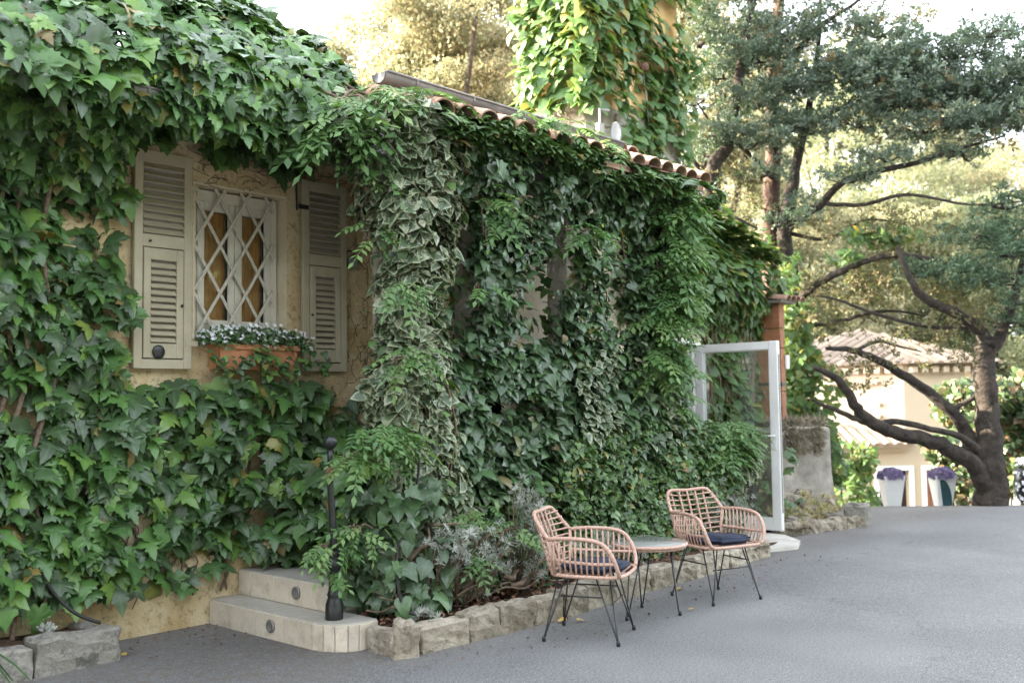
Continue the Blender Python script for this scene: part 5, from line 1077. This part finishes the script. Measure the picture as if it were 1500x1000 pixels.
for s_, z, l_ in ((.55, 4.2, .62), (1.35, 4.22, .6), (.5, 3.72, .1), (.5, 3.45, .62), (2.2, 3.85, .7), (1.9, 4.4, .3)):
    g = MB(); g.box(0, l_, -.07, .07, -.035, .035); o = bpy.data.objects.new('ledge', g.mesh('ledge', M['far_plaster'])); link(o, fh); o.location = dW * s_ + nW * .05 + Vector((0, 0, z)); o.rotation_euler = (0, 0, aW)
def barrel(a, b_, r_=.085, sc=1):
    g = MB(); a, b_ = Vector(a), Vector(b_); d = (b_ - a); L_ = d.length; d.normalize(); s_ = d.cross(Vector((0, 0, 1))).normalized(); u_ = s_.cross(d); vs = []
    for p in (a, b_):
        for k in range(7): t_ = math.pi * k / 6; vs.append(p + s_ * r_ * math.cos(t_) + u_ * r_ * math.sin(t_) * .6)
    g.add(vs, [(k, k + 1, 8 + k, 7 + k) for k in range(6)]); g.add([vs[k] for k in range(7)], [tuple(range(7))]); return g
def tri_roof(a, b_, p, par, pitch=.24):
    a, b_, p = map(Vector, (a, b_, p)); e = b_ - a; L_ = e.length; e.normalize(); s0 = (p - a).dot(e); foot = a + e * s0; up_ = p - foot
    n_ = int(L_ / pitch)
    for i in range(n_):
        s_ = (i + .5) * L_ / n_; f_ = s_ / s0 if s_ < s0 else (L_ - s_) / (L_ - s0); q = a + e * s_; g = barrel(q - up_.normalized() * .04, q + up_ * max(.03, f_)); hb(g, 'tile_row', M['far_tile'], par)
C_, R_, L_2, P_, B1, B2 = (.05, -.32, 4.62), (2.1, -.32, 4.62), (-3.95, 3.0, 4.62), (.7, 4.5, 5.68), (2.1, 7, 4.62), (-3.95, 7, 4.62)
g = MB(); g.add([C_, R_, L_2, P_, B1, B2], [(0, 1, 3), (2, 0, 3), (1, 4, 3), (4, 5, 3), (5, 2, 3), (1, 0, 2, 5, 4)]); hroof = hb(g, 'roof', M['far_tile']); tri_roof(C_, R_, P_, hroof); tri_roof(L_2, C_, P_, hroof)
g = MB(); vs = [(-2.9, -.28, 2.86), (.1, -.28, 2.86), (.1, .1, 2.98), (-2.9, 2.45, 3.72)]; g.add(vs + [(x, y, z - .06) for x, y, z in vs], [(0, 1, 2, 3), (7, 6, 5, 4), (0, 4, 5, 1), (1, 5, 6, 2), (2, 6, 7, 3), (3, 7, 4, 0)]); lroof = hb(g, 'lean_to_roof', M['far_tile'])
for i in range(13):
    x = -2.8 + i * .23; dpt = .1 + (2.35) * (-x + .1) / 3.0; hb(barrel((x, -.33, 2.86), (x, dpt, 2.86 + (dpt + .28) * .315)), 'tile_row', M['far_tile'], lroof)
g = MB(); g.box(-2.75, .02, -.12, -.01, 2.70, 2.80); hb(g, 'cornice', M['far_plaster'])
for i in range(7): g = MB(); g.box(.12 + i * .23, .24 + i * .23, -.22, -.002, 4.42, 4.54); hb(g, 'cornice_block', M['far_plaster'])
for i in range(18):
    o = bpy.data.objects.new('cornice_block', g.mesh('cornice_block', M['far_plaster'])) if False else None
    q = MB(); q.box(0, .12, -.11, .11, 0, .12); o = bpy.data.objects.new('cornice_block', q.mesh('cornice_block', M['far_plaster'])); link(o, fh); o.location = dW * (.2 + i * .24) + nW * .11 + Vector((0, 0, 4.42)); o.rotation_euler = (0, 0, aW)

# ============================================================ PLANTERS BY THE CREST
def mound(parent, c, rx, rz_, n, mat_f=M['purple'], nf=260, name='blossoms'):
    v = unit(rng.normal(size=(n, 3))); v[:, 2] = np.abs(v[:, 2]); P = np.array(c) + v * [rx, rx, rz_] * rng.uniform(.7, 1, (n, 1)); scatter(parent, temps(HEART, 2), P, v, v + [0, 0, .3], rng.uniform(.03, .05, n), M['flower_leaf'], 0)
    v = unit(rng.normal(size=(nf, 3))); v[:, 2] = np.abs(v[:, 2]) - .1; P = np.array(c) + v * [rx * 1.05, rx * 1.05, rz_ * 1.08]; scatter(parent, T_FLOW, P, rng.normal(size=(nf, 3)), v + rng.normal(0, .3, (nf, 3)), rng.uniform(.025, .04, nf), mat_f, 0, mass_name=name)
def tall_planter(px, d, label, flabel, arch=False):
    c = _f0 * d + _r0 * ((px - 750) / F_PX * d); z = float(gz(c.x, c.y)); zt = .37; t_ = thing('tall_planter', (c.x, c.y, z), label, 'planter', rz=hx)
    g = MB(); a, b_ = .095, .155; H_ = zt - z
    vs = [(-a, -a, 0), (a, -a, 0), (a, a, 0), (-a, a, 0), (-b_, -b_, H_), (b_, -b_, H_), (b_, b_, H_), (-b_, b_, H_), (-b_ + .02, -b_ + .02, H_), (b_ - .02, -b_ + .02, H_), (b_ - .02, b_ - .02, H_), (-b_ + .02, b_ - .02, H_), (-b_ + .02, -b_ + .02, H_ - .06), (b_ - .02, -b_ + .02, H_ - .06), (b_ - .02, b_ - .02, H_ - .06), (-b_ + .02, b_ - .02, H_ - .06)]
    fs = [(3, 2, 1, 0), (12, 13, 14, 15)]
    for i in range(4):
        j = (i + 1) % 4
        for q in (0, 4, 8): fs.append((q + i, q + j, q + 4 + j, q + 4 + i))
    g.add(vs, fs); g.obj('pot', M['pvc'], t_, world=False)
    if arch:
        g = MB(); pts_ = [(-.05, .0)] + [(.115 - .20 * (1 - math.cos(x)) , .02 + .62 * (H_ / .75) * math.sin(x)) for x in np.linspace(0, 1.5, 10)] + [(-.12, .64 * H_ / .75)]
        vs = [(x * .8, -.100 - .055 * z_ / H_ - .006, z_) for x, z_ in pts_]; vs += [(x, y + .03, z_) for x, y, z_ in vs]; n_ = len(pts_); g.add(vs, [tuple(range(n_))] + [(i, n_ + i, n_ + (i + 1) % n_, (i + 1) % n_) for i in range(n_)]); g.obj('curved_panel', M['teal'], t_, world=False)
    f_ = thing('purple_flowers', (c.x, c.y, zt - .05), flabel, 'flowers'); mound(f_, (c.x, c.y, zt - .02), .185, .13, 200)
tall_planter(1299, 14.9, 'tall white tapered planter before the dark doorway of the far house', 'purple flowers crowning the plain white planter')
tall_planter(1373, 14.9, 'tall white planter with a dark curved panel beside the brown door', 'purple flowers crowning the planter with the dark curved panel', True)
c = _f0 * 14.6 + _r0 * ((1500 - 750) / F_PX * 14.6); z = float(gz(c.x, c.y)); tp_ = thing('flower_pot', (c.x, c.y, z), 'dark round pot at the right edge beside the leaning tree', 'pot')
g = MB(); g.lathe([(.10, 0), (.17, .1), (.2, .35), (.19, .52), (.16, .52), (.16, .45), (.001, .45)], 20, (c.x, c.y, z)); g.obj('pot', M['black'], tp_)
f_ = thing('white_flowers', (c.x, c.y, z + .5), 'white trailing flowers cascading over the dark pot at the right edge', 'flowers')
n = 520; th = rng.uniform(0, 6.28, n); zz = rng.uniform(.05, .62, n); rr = np.where(zz > .5, rng.uniform(.05, .2, n), .205 + .0 * zz); P = np.c_[c.x + rr * np.cos(th), c.y + rr * np.sin(th), z + zz + .06 * (zz > .5)]; v = np.c_[np.cos(th), np.sin(th), .2 + 1.5 * (zz > .5)]; k_ = (zz > .5) | (vnoise(P, 14) > .5); scatter(f_, T_FLOW, P[k_], rng.normal(size=(k_.sum(), 3)), v[k_] + rng.normal(0, .3, (k_.sum(), 3)), rng.uniform(.022, .034, k_.sum()), M['petal'], 0, mass_name='blossoms')

# ============================================================ TREES
def limbs(parent, lst, mat, name='limb'):
    for L_ in lst:
        p = [pt(x, y, d) for x, y, d, r_ in L_]; rr = [r_ for *_, r_ in L_]; P_ = catmull(p, 5); rad = list(np.interp(np.linspace(0, len(p) - 1, len(P_)), range(len(p)), rr))
        P_ = [q + Vector((random.uniform(-1, 1), random.uniform(-1, 1), random.uniform(-1, 1))) * r_ * .22 for q, r_ in zip(P_, rad)]
        g = MB(); g.tube(P_, rad, 9); g.obj(name, mat, parent)
def twigs(parent, pads, mat, per=5, L_=1.0):
    g = MB()
    for (x, y, d, rx, ry, n) in pads:
        c = pt(x, y, d); s_ = d / F_PX
        for i in range(per):
            a = c + RGT * random.uniform(-rx, rx) * s_ * .4 + Vector((0, 0, -ry * s_ * .4)); b_ = c + RGT * random.uniform(-rx, rx) * s_ + FWD * random.uniform(-.4, .4) + Vector((0, 0, random.uniform(-.6, .9) * ry * s_)); g.tube(catmull([a, a.lerp(b_, .5) + Vector((random.uniform(-.08, .08), 0, random.uniform(-.08, .08))), b_], 4), [.022, .02, .018, .016, .014, .011, .009, .007, .005][:9], 5)
    o = g.obj('twigs', mat, parent); o['kind'] = 'stuff'
def pads(parent, lst, mat, size, tpl=T_SPRAY, k=0, thick=.5, name='crown', upb=.6, droop=0):
    Ps = []; Os = []
    for (x, y, d, rx, ry, n) in lst:
        c = np.array(pt(x, y, d)); s_ = d / F_PX; v = unit(rng.normal(size=(n, 3))); r_ = rng.random(n) ** .45
        off = v * r_[:, None]; Ps.append(c + off[:, :1] * np.array(RGT) * rx * s_ + off[:, 1:2] * np.array([_f0.x, _f0.y, 0]) * max(thick, rx * s_ * .45) + off[:, 2:3] * np.array([0, 0, 1]) * ry * s_)
        Os.append(v[:, :1] * np.array(RGT) + v[:, 1:2] * np.array(FWD) + v[:, 2:3] * np.array([0, 0, .7]) + [0, 0, upb])
    P = np.vstack(Ps); O = unit(np.vstack(Os) + rng.normal(0, .35, (len(P), 3))); q = vnoise(P, 2.2) > .36; P, O = P[q], O[q]; n = len(P)
    Td = O - np.array([0, 0, droop]); Nn = np.tile([0, 0, 1.], (n, 1)) + rng.normal(0, .45, (n, 3)); scatter(parent, tpl, P, Td, Nn, size * np.exp(rng.normal(0, .25, n)), mat, k, leaf_name='spray', mass_name=name)
bt = thing('conifer', tuple(pt(1140, 765, 15.6)), 'tall blue-green conifer with reddish trunk behind the tiled timber post', 'tree')
limbs(bt, [[(1134, 775, 15.7, .20), (1131, 560, 15.7, .18), (1128, 400, 15.7, .16), (1133, 250, 15.7, .13), (1134, 90, 15.7, .10), (1150, -60, 15.7, .07), (1160, -300, 15.7, .03)]], M['red_bark'], 'trunk')
limbs(bt, [[(1163, 775, 15.6, .20), (1160, 560, 15.6, .17), (1158, 425, 15.6, .15), (1150, 330, 15.6, .13), (1165, 250, 15.5, .085), (1185, 160, 15.4, .055), (1200, 60, 15.3, .035), (1205, -20, 15.3, .025), (1240, -120, 15.2, .01)]], M['tree_bark'], 'trunk')
limbs(bt, [[(1140, 345, 15.6, 0.079), (1200, 300, 15.3, 0.065), (1243, 262, 15, 0.050), (1330, 242, 14.6, 0.040), (1391, 222, 14.3, 0.029), (1470, 200, 14, 0.014)],
           [(1135, 195, 15.6, 0.058), (1180, 184, 15.4, 0.043), (1230, 160, 15.1, 0.032), (1315, 140, 14.7, 0.018)],
           [(1160, 450, 15.6, 0.072), (1185, 425, 15.4, 0.065), (1234, 396, 15, 0.054), (1310, 373, 14.6, 0.043), (1400, 390, 14.4, 0.032), (1486, 409, 14.2, 0.022)],
           [(1135, 120, 15.6, 0.058), (1193, 45, 15.2, 0.040), (1252, 5, 15, 0.025), (1310, -50, 14.8, 0.014)],
           [(1210, 298, 15.2, 0.036), (1262, 300, 15, 0.032), (1330, 285, 14.7, 0.025), (1420, 300, 14.4, 0.018), (1500, 295, 14.2, 0.011)],
           [(1160, 480, 15.6, 0.036), (1230, 470, 15.2, 0.029), (1300, 455, 15, 0.022), (1390, 470, 14.8, 0.011)],
           [(1132, 260, 15.6, 0.043), (1085, 215, 15.4, 0.032), (1050, 190, 15.2, 0.022), (1020, 150, 15, 0.011)],
           [(1150, 340, 15.6, 0.036), (1210, 350, 15.4, 0.029), (1270, 322, 15.2, 0.018), (1330, 330, 15, 0.009)]], M['tree_bark'])
BP = [(1065, 40, 15.2, 42, 23, 130), (1110, 85, 15, 47, 18, 147), (1055, 110, 15.2, 36, 15, 77), (1155, 55, 15, 42, 18, 112), (1095, 150, 15.1, 42, 15, 103), (1160, 130, 15, 47, 16, 147), (1040, 195, 15, 34, 13, 77), (1100, 205, 15, 45, 13, 103), (1180, 185, 15.1, 52, 15, 130), (1250, 105, 14.8, 57, 22, 207), (1330, 95, 14.6, 57, 19, 198), (1400, 80, 14.5, 52, 15, 130), (1450, 50, 14.4, 42, 11, 77), (1320, 150, 14.5, 66, 18, 217), (1400, 135, 14.4, 61, 19, 225), (1470, 120, 14.3, 52, 19, 190), (1250, 180, 14.8, 47, 13, 95), (1360, 190, 14.4, 57, 12, 103), (1440, 180, 14.2, 57, 16, 182), (1500, 160, 14.2, 47, 23, 163), (1510, 90, 14.2, 28, 18, 86), (1290, 235, 14.7, 42, 7, 43), (1400, 225, 14.4, 42, 7, 51), (1240, 262, 14.8, 30, 12, 51), (1120, 255, 15.1, 32, 8, 33), (1160, 320, 15.1, 24, 11, 33), (1215, 30, 15, 42, 15, 95), (1290, 50, 14.8, 42, 13, 77), (1300, 110, 14.5, 57, 18, 138), (1190, 300, 15.2, 22, 7, 22), (1085, -20, 15, 57, 18, 103), (1200, -30, 15, 57, 18, 103)]
pads(bt, BP, M['conifer_blue'], .34); twigs(bt, BP, M['tree_bark'], 3)
DR = [(1250, 420, 15, 60, 26, 60), (1310, 410, 14.8, 60, 30, 70), (1390, 430, 14.8, 50, 26, 50), (1190, 470, 15.3, 30, 30, 30), (1080, 300, 15.2, 40, 26, 30), (1350, 330, 14.8, 70, 26, 50), (1060, 260, 15.2, 30, 16, 26), (1250, 330, 15, 60, 30, 40), (1080, 20, 15.5, 70, 30, 50), (1300, 20, 15.5, 80, 26, 60)]
pads(bt, DR, M['dry'], .34, name='dry_twigs', upb=-.5, droop=.8)
lt2 = thing('conifer', tuple(pt(1050, 700, 15.2)), 'slimmer leaning conifer left of the tall one, half behind the ivy', 'tree')
limbs(lt2, [[(1058, 780, 15.2, .15), (1040, 450, 15.2, .14), (1027, 346, 15.2, .13), (1045, 245, 15.2, .11), (1063, 216, 15.1, .10), (1080, 130, 15, .08), (1092, 60, 15, .06), (1115, -60, 15, .04)]], M['tree_bark'], 'trunk')
limbs(lt2, [[(1028, 340, 15.2, .05), (1005, 300, 15, .03), (985, 260, 15, .02)], [(1040, 260, 15.2, .05), (1015, 235, 15, .03), (1000, 190, 15, .02)], [(1036, 300, 15.2, .04), (1075, 318, 15, .025), (1110, 335, 15, .012)]], M['tree_bark'])
L2P = [(1025, 60, 15.3, 36, 26, 70), (1020, 140, 15.3, 28, 18, 40), (1030, 225, 15.3, 26, 12, 30), (1010, 20, 15.4, 40, 20, 60)]
pads(lt2, L2P, M['conifer_blue'], .32); twigs(lt2, L2P, M['tree_bark'], 3)
rt = thing('conifer', tuple(pt(1452, 742, 14.3)), 'dark leaning conifer with long low bare limbs right of the far house', 'tree')
limbs(rt, [[(1455, 755, 14.3, 0.271), (1453, 735, 14.3, 0.238), (1453, 680, 14.3, 0.201), (1448, 600, 14.3, 0.164), (1440, 530, 14.3, 0.152), (1446, 500, 14.3, 0.139)]], M['tree_bark'], 'trunk')
limbs(rt, [[(1446, 505, 14.3, 0.107), (1439, 487, 14.3, 0.098), (1416, 468, 14.2, 0.082), (1378, 449, 14.1, 0.070), (1351, 434, 14, 0.061), (1329, 400, 13.9, 0.041), (1315, 360, 13.9, 0.025)],
           [(1448, 510, 14.3, 0.098), (1461, 500, 14.3, 0.090), (1473, 468, 14.3, 0.078), (1490, 423, 14.3, 0.070), (1500, 380, 14.3, 0.057), (1530, 250, 14.3, 0.033), (1560, 100, 14.3, 0.016)],
           [(1452, 735, 14.3, 0.164), (1440, 705, 14.2, 0.131), (1424, 677, 14.1, 0.119), (1378, 651, 14, 0.107), (1321, 636, 13.9, 0.098), (1275, 618, 13.8, 0.086), (1256, 598, 13.8, 0.074), (1234, 563, 13.7, 0.057), (1212, 547, 13.7, 0.045), (1192, 538, 13.6, 0.025)],
           [(1280, 622, 13.8, 0.049), (1250, 612, 13.8, 0.041), (1222, 600, 13.8, 0.033), (1188, 585, 13.7, 0.016)],
           [(1285, 622, 13.85, 0.049), (1313, 617, 13.9, 0.045), (1363, 628, 13.9, 0.041), (1410, 640, 14, 0.049), (1432, 660, 14.1, 0.066)],
           [(1450, 730, 14.4, 0.148), (1432, 680, 14.4, 0.115), (1412, 628, 14.4, 0.098), (1386, 594, 14.3, 0.086), (1340, 560, 14.3, 0.070), (1290, 530, 14.2, 0.057), (1249, 513, 14.2, 0.045), (1210, 510, 14.1, 0.025)],
           [(1252, 515, 14.2, 0.029), (1285, 500, 14.2, 0.025), (1310, 505, 14.1, 0.016), (1350, 515, 14.1, 0.008)],
           [(1395, 600, 14.3, 0.041), (1440, 570, 14.4, 0.033), (1460, 530, 14.5, 0.025)],
           [(1425, 480, 14.3, 0.037), (1360, 478, 14.2, 0.029), (1290, 462, 14.1, 0.025), (1230, 440, 14, 0.018), (1195, 433, 14, 0.010)]], M['tree_bark'])
RP = [(1440, 345, 14, 55, 8, 70), (1490, 372, 13.9, 45, 9, 70), (1395, 392, 14, 45, 6, 40), (1462, 408, 13.9, 50, 8, 70), (1500, 440, 13.8, 36, 10, 60), (1470, 300, 14.1, 45, 7, 40), (1510, 330, 14, 30, 10, 40), (1355, 400, 14.2, 36, 5, 16), (1485, 470, 14.2, 24, 8, 24)]
pads(rt, RP, M['conifer_dark'], .34, upb=.2); twigs(rt, RP, M['tree_bark'], 4); pads(rt, [(1300, 500, 14.1, 70, 26, 30), (1380, 500, 14.1, 50, 30, 30), (1250, 540, 14, 50, 26, 24), (1420, 450, 14.1, 40, 26, 40)], M['dry'], .3, name='dry_twigs', upb=-.6, droop=.9)

# yellow-lit ivy climbing the trunk, and low growth at the crest
iv = creeper('ivy', tuple(pt(1160, 770, 15.2)), 'sun-touched ivy climbing the twin trunks behind the stub wall')
Ps = []
for (x, y, d, rx, ry, n) in [(1165, 470, 15.3, 26, 40, 260), (1172, 540, 15.2, 34, 50, 520), (1165, 610, 15.1, 38, 44, 520), (1195, 640, 15, 34, 30, 300), (1215, 680, 14.9, 26, 40, 260), (1160, 400, 15.4, 20, 34, 110), (1225, 560, 15.2, 20, 30, 50), (1200, 600, 15.1, 28, 20, 80), (1120, 360, 15.5, 20, 30, 40), (1275, 345, 14.8, 44, 16, 150), (1310, 345, 14.7, 40, 12, 90), (1240, 375, 15, 30, 12, 60), (1160, 690, 15, 36, 60, 420)]:
    c = np.array(pt(x, y, d)); s_ = d / F_PX; v = unit(rng.normal(size=(n, 3))) * (rng.random((n, 1)) ** .4); Ps.append(c + v[:, :1] * np.array(RGT) * rx * s_ + v[:, 1:2] * np.array(_f0) * .35 + v[:, 2:] * np.array([0, 0, 1.]) * ry * s_)
P = np.vstack(Ps); n = len(P); A = hang(n, P, np.tile([-.75, -.66, .1], (n, 1)) + rng.normal(0, .4, (n, 3)), .105, (30, 25), 45, .6); scatter(iv, T_IVY, *A, M['heart'], 120)
def leafy(name, label, cat, lst, mat, size, tpl=None, k=0, thick=.4):
    t_ = thing(name, tuple(pt(lst[0][0], lst[0][1] + lst[0][4], lst[0][2])), label, cat); Ps = []
    for (x, y, d, rx, ry, n) in lst:
        c = np.array(pt(x, y, d)); s_ = d / F_PX; v = unit(rng.normal(size=(n, 3))) * (rng.random((n, 1)) ** .4); Ps.append(c + v[:, :1] * np.array(RGT) * rx * s_ + v[:, 1:2] * np.array(_f0) * thick + v[:, 2:] * np.array([0, 0, 1.]) * ry * s_)
    P = np.vstack(Ps); P = P[(vnoise(P, 3) > .36)]; P = P[P[:, 2] > gz(P[:, 0], P[:, 1])]; n = len(P); A = hang(n, P, np.tile([-.7, -.7, .3], (n, 1)) + rng.normal(0, .5, (n, 3)), size, (30, 25), 50, .7); scatter(t_, tpl or T_HEART, *A, mat, k)
    g = MB()
    for (x, y, d, rx, ry, n_) in lst:
        for i in range(4):
            s_ = d / F_PX; a = pt(x + random.uniform(-.4, .4) * rx, y + ry, d); b_ = pt(x + random.uniform(-.8, .8) * rx, y - ry * random.random() * .8, d); g.tube(catmull([a, a.lerp(b_, .5) + Vector((random.uniform(-.1, .1), 0, 0)), b_], 3), .012, 5)
    g.obj('stem', M['tree_bark'], t_); return t_
leafy('shrub', 'loose pale green shrub against the far house wall left of the planters', 'shrub', [(1245, 705, 17, 34, 40, 420), (1262, 670, 17, 26, 26, 160), (1270, 730, 17, 20, 20, 120), (1215, 650, 17, 20, 20, 80)], M['heart'], .10)
leafy('shrub', 'red and green leaved shrub between planter and leaning tree', 'shrub', [(1405, 690, 16, 40, 50, 620), (1380, 655, 16, 26, 24, 200), (1425, 640, 16, 30, 40, 300)], M['red_mix'], .10)
leafy('hedge', 'tall clipped green and reddish hedge behind the leaning tree', 'hedge', [(1400, 590, 17.5, 34, 36, 420), (1440, 580, 17.5, 40, 40, 700), (1500, 590, 17.5, 44, 56, 1300), (1480, 680, 17.5, 60, 60, 1300), (1560, 620, 17.5, 50, 90, 900)], M['red_mix'], .12, thick=.6)
dg = thing('dry_grass', (12.1, 6.0, 1.1), 'dry grass tuft drooping over the top of the stub wall', 'grass'); n = 150; P = np.c_[rng.uniform(11.7, 12.5, n), rng.uniform(5.85, 6.15, n), rng.uniform(1.08, 1.22, n)]; P[:, 1] -= (P[:, 0] - 12) * .3
scatter(dg, T_STAR, P, rng.normal(size=(n, 3)), np.tile([-.4, -.5, .6], (n, 1)) + rng.normal(0, .3, (n, 3)), rng.uniform(.10, .2, n), M['grass_dry'], 0)
n = 120; P = np.c_[rng.uniform(11.6, 12.2, n), np.zeros(n), rng.uniform(.85, 1.15, n)]; P[:, 1] = 5.72 - (P[:, 0] - 12) * .36 + rng.normal(0, .03, n); scatter(dg, T_STAR, P, rng.normal(size=(n, 3)), np.tile([-.5, -.8, -.2], (n, 1)), rng.uniform(.08, .16, n), M['grass_dry'], 0, mass_name='drooping_grass')
M['sedum'] = leafmat('yellow_sedum', [(0, (.25, .24, .08)), (.6, (.42, .36, .14)), (1, (.50, .40, .20))], .6, .2, back=0)
sd_ = thing('succulent', (11.2, 5.4, .1), 'yellowish rosettes of succulents in the bed beyond the glass door', 'succulent'); n = 70; P = np.c_[rng.uniform(10.6, 11.75, n), rng.uniform(5.1, 5.6, n), rng.uniform(.12, .26, n)]; P[:, 2] += .12 * (P[:, 0] > 11.2) * rng.random(n); scatter(sd_, T_STAR, P, rng.normal(size=(n, 3)), np.tile([-.2, -.4, 1.], (n, 1)) + rng.normal(0, .2, (n, 3)), rng.uniform(.05, .10, n), M['sedum'], 40, leaf_name='rosette')
lg = thing('leafy_plant', (11.0, 5.5, .1), 'low green plant beside the edge of the glass door', 'plant'); n = 200; P = np.c_[rng.uniform(10.6, 11.2, n), rng.uniform(5.4, 5.8, n), rng.uniform(.15, .95, n)]; P = P[vnoise(P, 4) > .5]; A = hang(len(P), P, np.tile([-.6, -.8, .3], (len(P), 1)), .08); scatter(lg, T_IVY, *A, M['ivy_mid'], 0)
for i, (x, y, s_) in enumerate(((10.7, 5.3, .10), (10.85, 5.22, .08), (11.05, 5.3, .11), (11.3, 5.15, .07))):
    me = stone_mesh(s_, s_ * .8, s_ * .7, 400 + i); me.materials.append(M['stone_pale'] if i != 1 else M['stone']); o = bpy.data.objects.new('rock', me); link(o); o.location = (x, y, .15); tag(o, ('round pale rock in the bed close to the glass door edge', 'small grey rock in the bed by the glass door', 'larger pale rock in the middle of the succulent bed', 'small pale rock at the far end of the succulent bed')[i], 'rock')

# sunlit trees behind everything
def bgtree(px, py, d, rx, rz_, mat, label, n, sz=.55, dense=.40, name='tree', kg=None):
    c = np.array(pt(px, py, d)); gx_, gy_ = c[0], c[1]; t_ = thing(name, (gx_, gy_, float(gz(gx_, gy_))), label, 'tree', kg)
    m_ = 46; v = unit(rng.normal(size=(m_, 3))); cc = c + v * (rng.random((m_, 1)) ** .45) * [rx, rx, rz_]; ic = rng.integers(0, m_, n); v = unit(rng.normal(size=(n, 3))) * (rng.random((n, 1)) ** .5)
    P = cc[ic] + v * np.array([.30 * rx, .30 * rx, .17 * rz_]) * rng.uniform(.6, 1.3, (m_, 1))[ic]; P = P[P[:, 2] > gz(P[:, 0], P[:, 1]) + .1]; n = len(P)
    scatter(t_, T_TUFT, P, rng.normal(size=(n, 3)), rng.normal(size=(n, 3)), sz * np.exp(rng.normal(0, .25, n)), M[mat], 0, mass_name='crown')
    base = Vector((gx_, gy_, float(gz(gx_, gy_)))); top = Vector(c) + Vector((0, 0, rz_ * .5)); g = MB(); g.tube(catmull([base, base.lerp(top, .4) + Vector((random.uniform(-.3, .3), 0, 0)), top], 5), list(np.linspace(.32, .06, 11)), 8); g.obj('trunk', M['tree_bark'], t_)
    for i in range(6):
        f_ = random.uniform(.35, .85); a = base.lerp(top, f_); e = Vector(P[random.randrange(len(P))]); g = MB(); g.tube(catmull([a, a.lerp(e, .5) + Vector((0, 0, .2)), e], 4), list(np.linspace(.12, .03, 9)), 6); g.obj('limb', M['tree_bark'], t_)
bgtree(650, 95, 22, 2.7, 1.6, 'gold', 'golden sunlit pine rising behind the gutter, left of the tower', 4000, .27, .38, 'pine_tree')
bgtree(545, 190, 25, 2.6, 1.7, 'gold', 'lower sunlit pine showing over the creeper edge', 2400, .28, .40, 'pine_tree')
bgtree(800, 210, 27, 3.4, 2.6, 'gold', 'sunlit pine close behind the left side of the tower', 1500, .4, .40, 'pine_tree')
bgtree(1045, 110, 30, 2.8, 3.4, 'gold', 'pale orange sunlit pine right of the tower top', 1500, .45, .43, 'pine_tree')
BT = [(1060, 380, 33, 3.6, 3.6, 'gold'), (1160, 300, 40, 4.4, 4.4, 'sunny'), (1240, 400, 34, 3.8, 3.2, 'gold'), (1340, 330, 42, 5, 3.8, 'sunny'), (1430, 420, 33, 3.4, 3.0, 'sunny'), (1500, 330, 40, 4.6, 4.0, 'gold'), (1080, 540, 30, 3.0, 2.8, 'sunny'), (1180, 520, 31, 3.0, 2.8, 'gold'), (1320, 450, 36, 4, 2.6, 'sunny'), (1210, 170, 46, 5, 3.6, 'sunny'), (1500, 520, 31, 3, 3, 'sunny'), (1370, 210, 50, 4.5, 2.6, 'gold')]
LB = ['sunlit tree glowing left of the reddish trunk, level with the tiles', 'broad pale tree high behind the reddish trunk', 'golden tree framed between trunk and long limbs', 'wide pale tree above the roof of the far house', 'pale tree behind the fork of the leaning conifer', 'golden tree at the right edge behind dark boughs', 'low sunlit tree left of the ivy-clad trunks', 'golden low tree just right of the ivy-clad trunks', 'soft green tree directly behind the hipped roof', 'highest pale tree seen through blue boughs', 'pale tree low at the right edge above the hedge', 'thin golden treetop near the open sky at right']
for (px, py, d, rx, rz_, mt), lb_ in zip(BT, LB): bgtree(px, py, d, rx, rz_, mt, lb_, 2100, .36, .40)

# added dark trees out of view, put round the court to close off the low sky
def sky_blocker_tree(x, y, r_, h_, label):
    t_ = thing('tree', (x, y, 0), label, 'tree', 'added out-of-view trees blocking the low sky')
    n = 420; v = unit(rng.normal(size=(n, 3))); P = np.array([x, y, h_ * .56]) + v * (rng.random((n, 1)) ** .35) * [r_, r_, h_ * .46]
    scatter(t_, T_TUFT, P, rng.normal(size=(n, 3)), rng.normal(size=(n, 3)), np.full(n, 1.1), M['court'], 0, mass_name='crown')
    g = MB(); g.tube([(x, y, 0), (x, y, h_ * .7)], [.25, .1], 8); g.obj('trunk', M['tree_bark'], t_)
M['court'] = leafmat('sky_blocker_leaf', [(0, (.02, .05, .02)), (1, (.05, .10, .035))], .6, .2)  # leaf colour of the added sky-blocking trees
for x, y, r_, h_, lb_ in ((-10, 8, 3.4, 9, 'added dark round tree, unseen at the left end, blocking low sky'), (-11, 1, 3.8, 10, 'added unseen dark tree behind the viewer to the left, blocking low sky'), (-8, -7, 3.8, 11, 'added unseen tall dark tree straight behind the viewer, blocking low sky'), (-1, -11, 3.8, 10, 'added unseen dark tree across the court behind the viewer, blocking low sky'), (6, -12, 3.6, 10, 'added unseen dark tree facing the steps, blocking low sky'), (13, -11, 3.8, 11, 'added unseen dark tree facing the chairs, blocking low sky'), (20, -7, 3.6, 9, 'added dark tree, unseen at the right end, blocking low sky')): sky_blocker_tree(x, y, r_, h_ * .86, lb_)
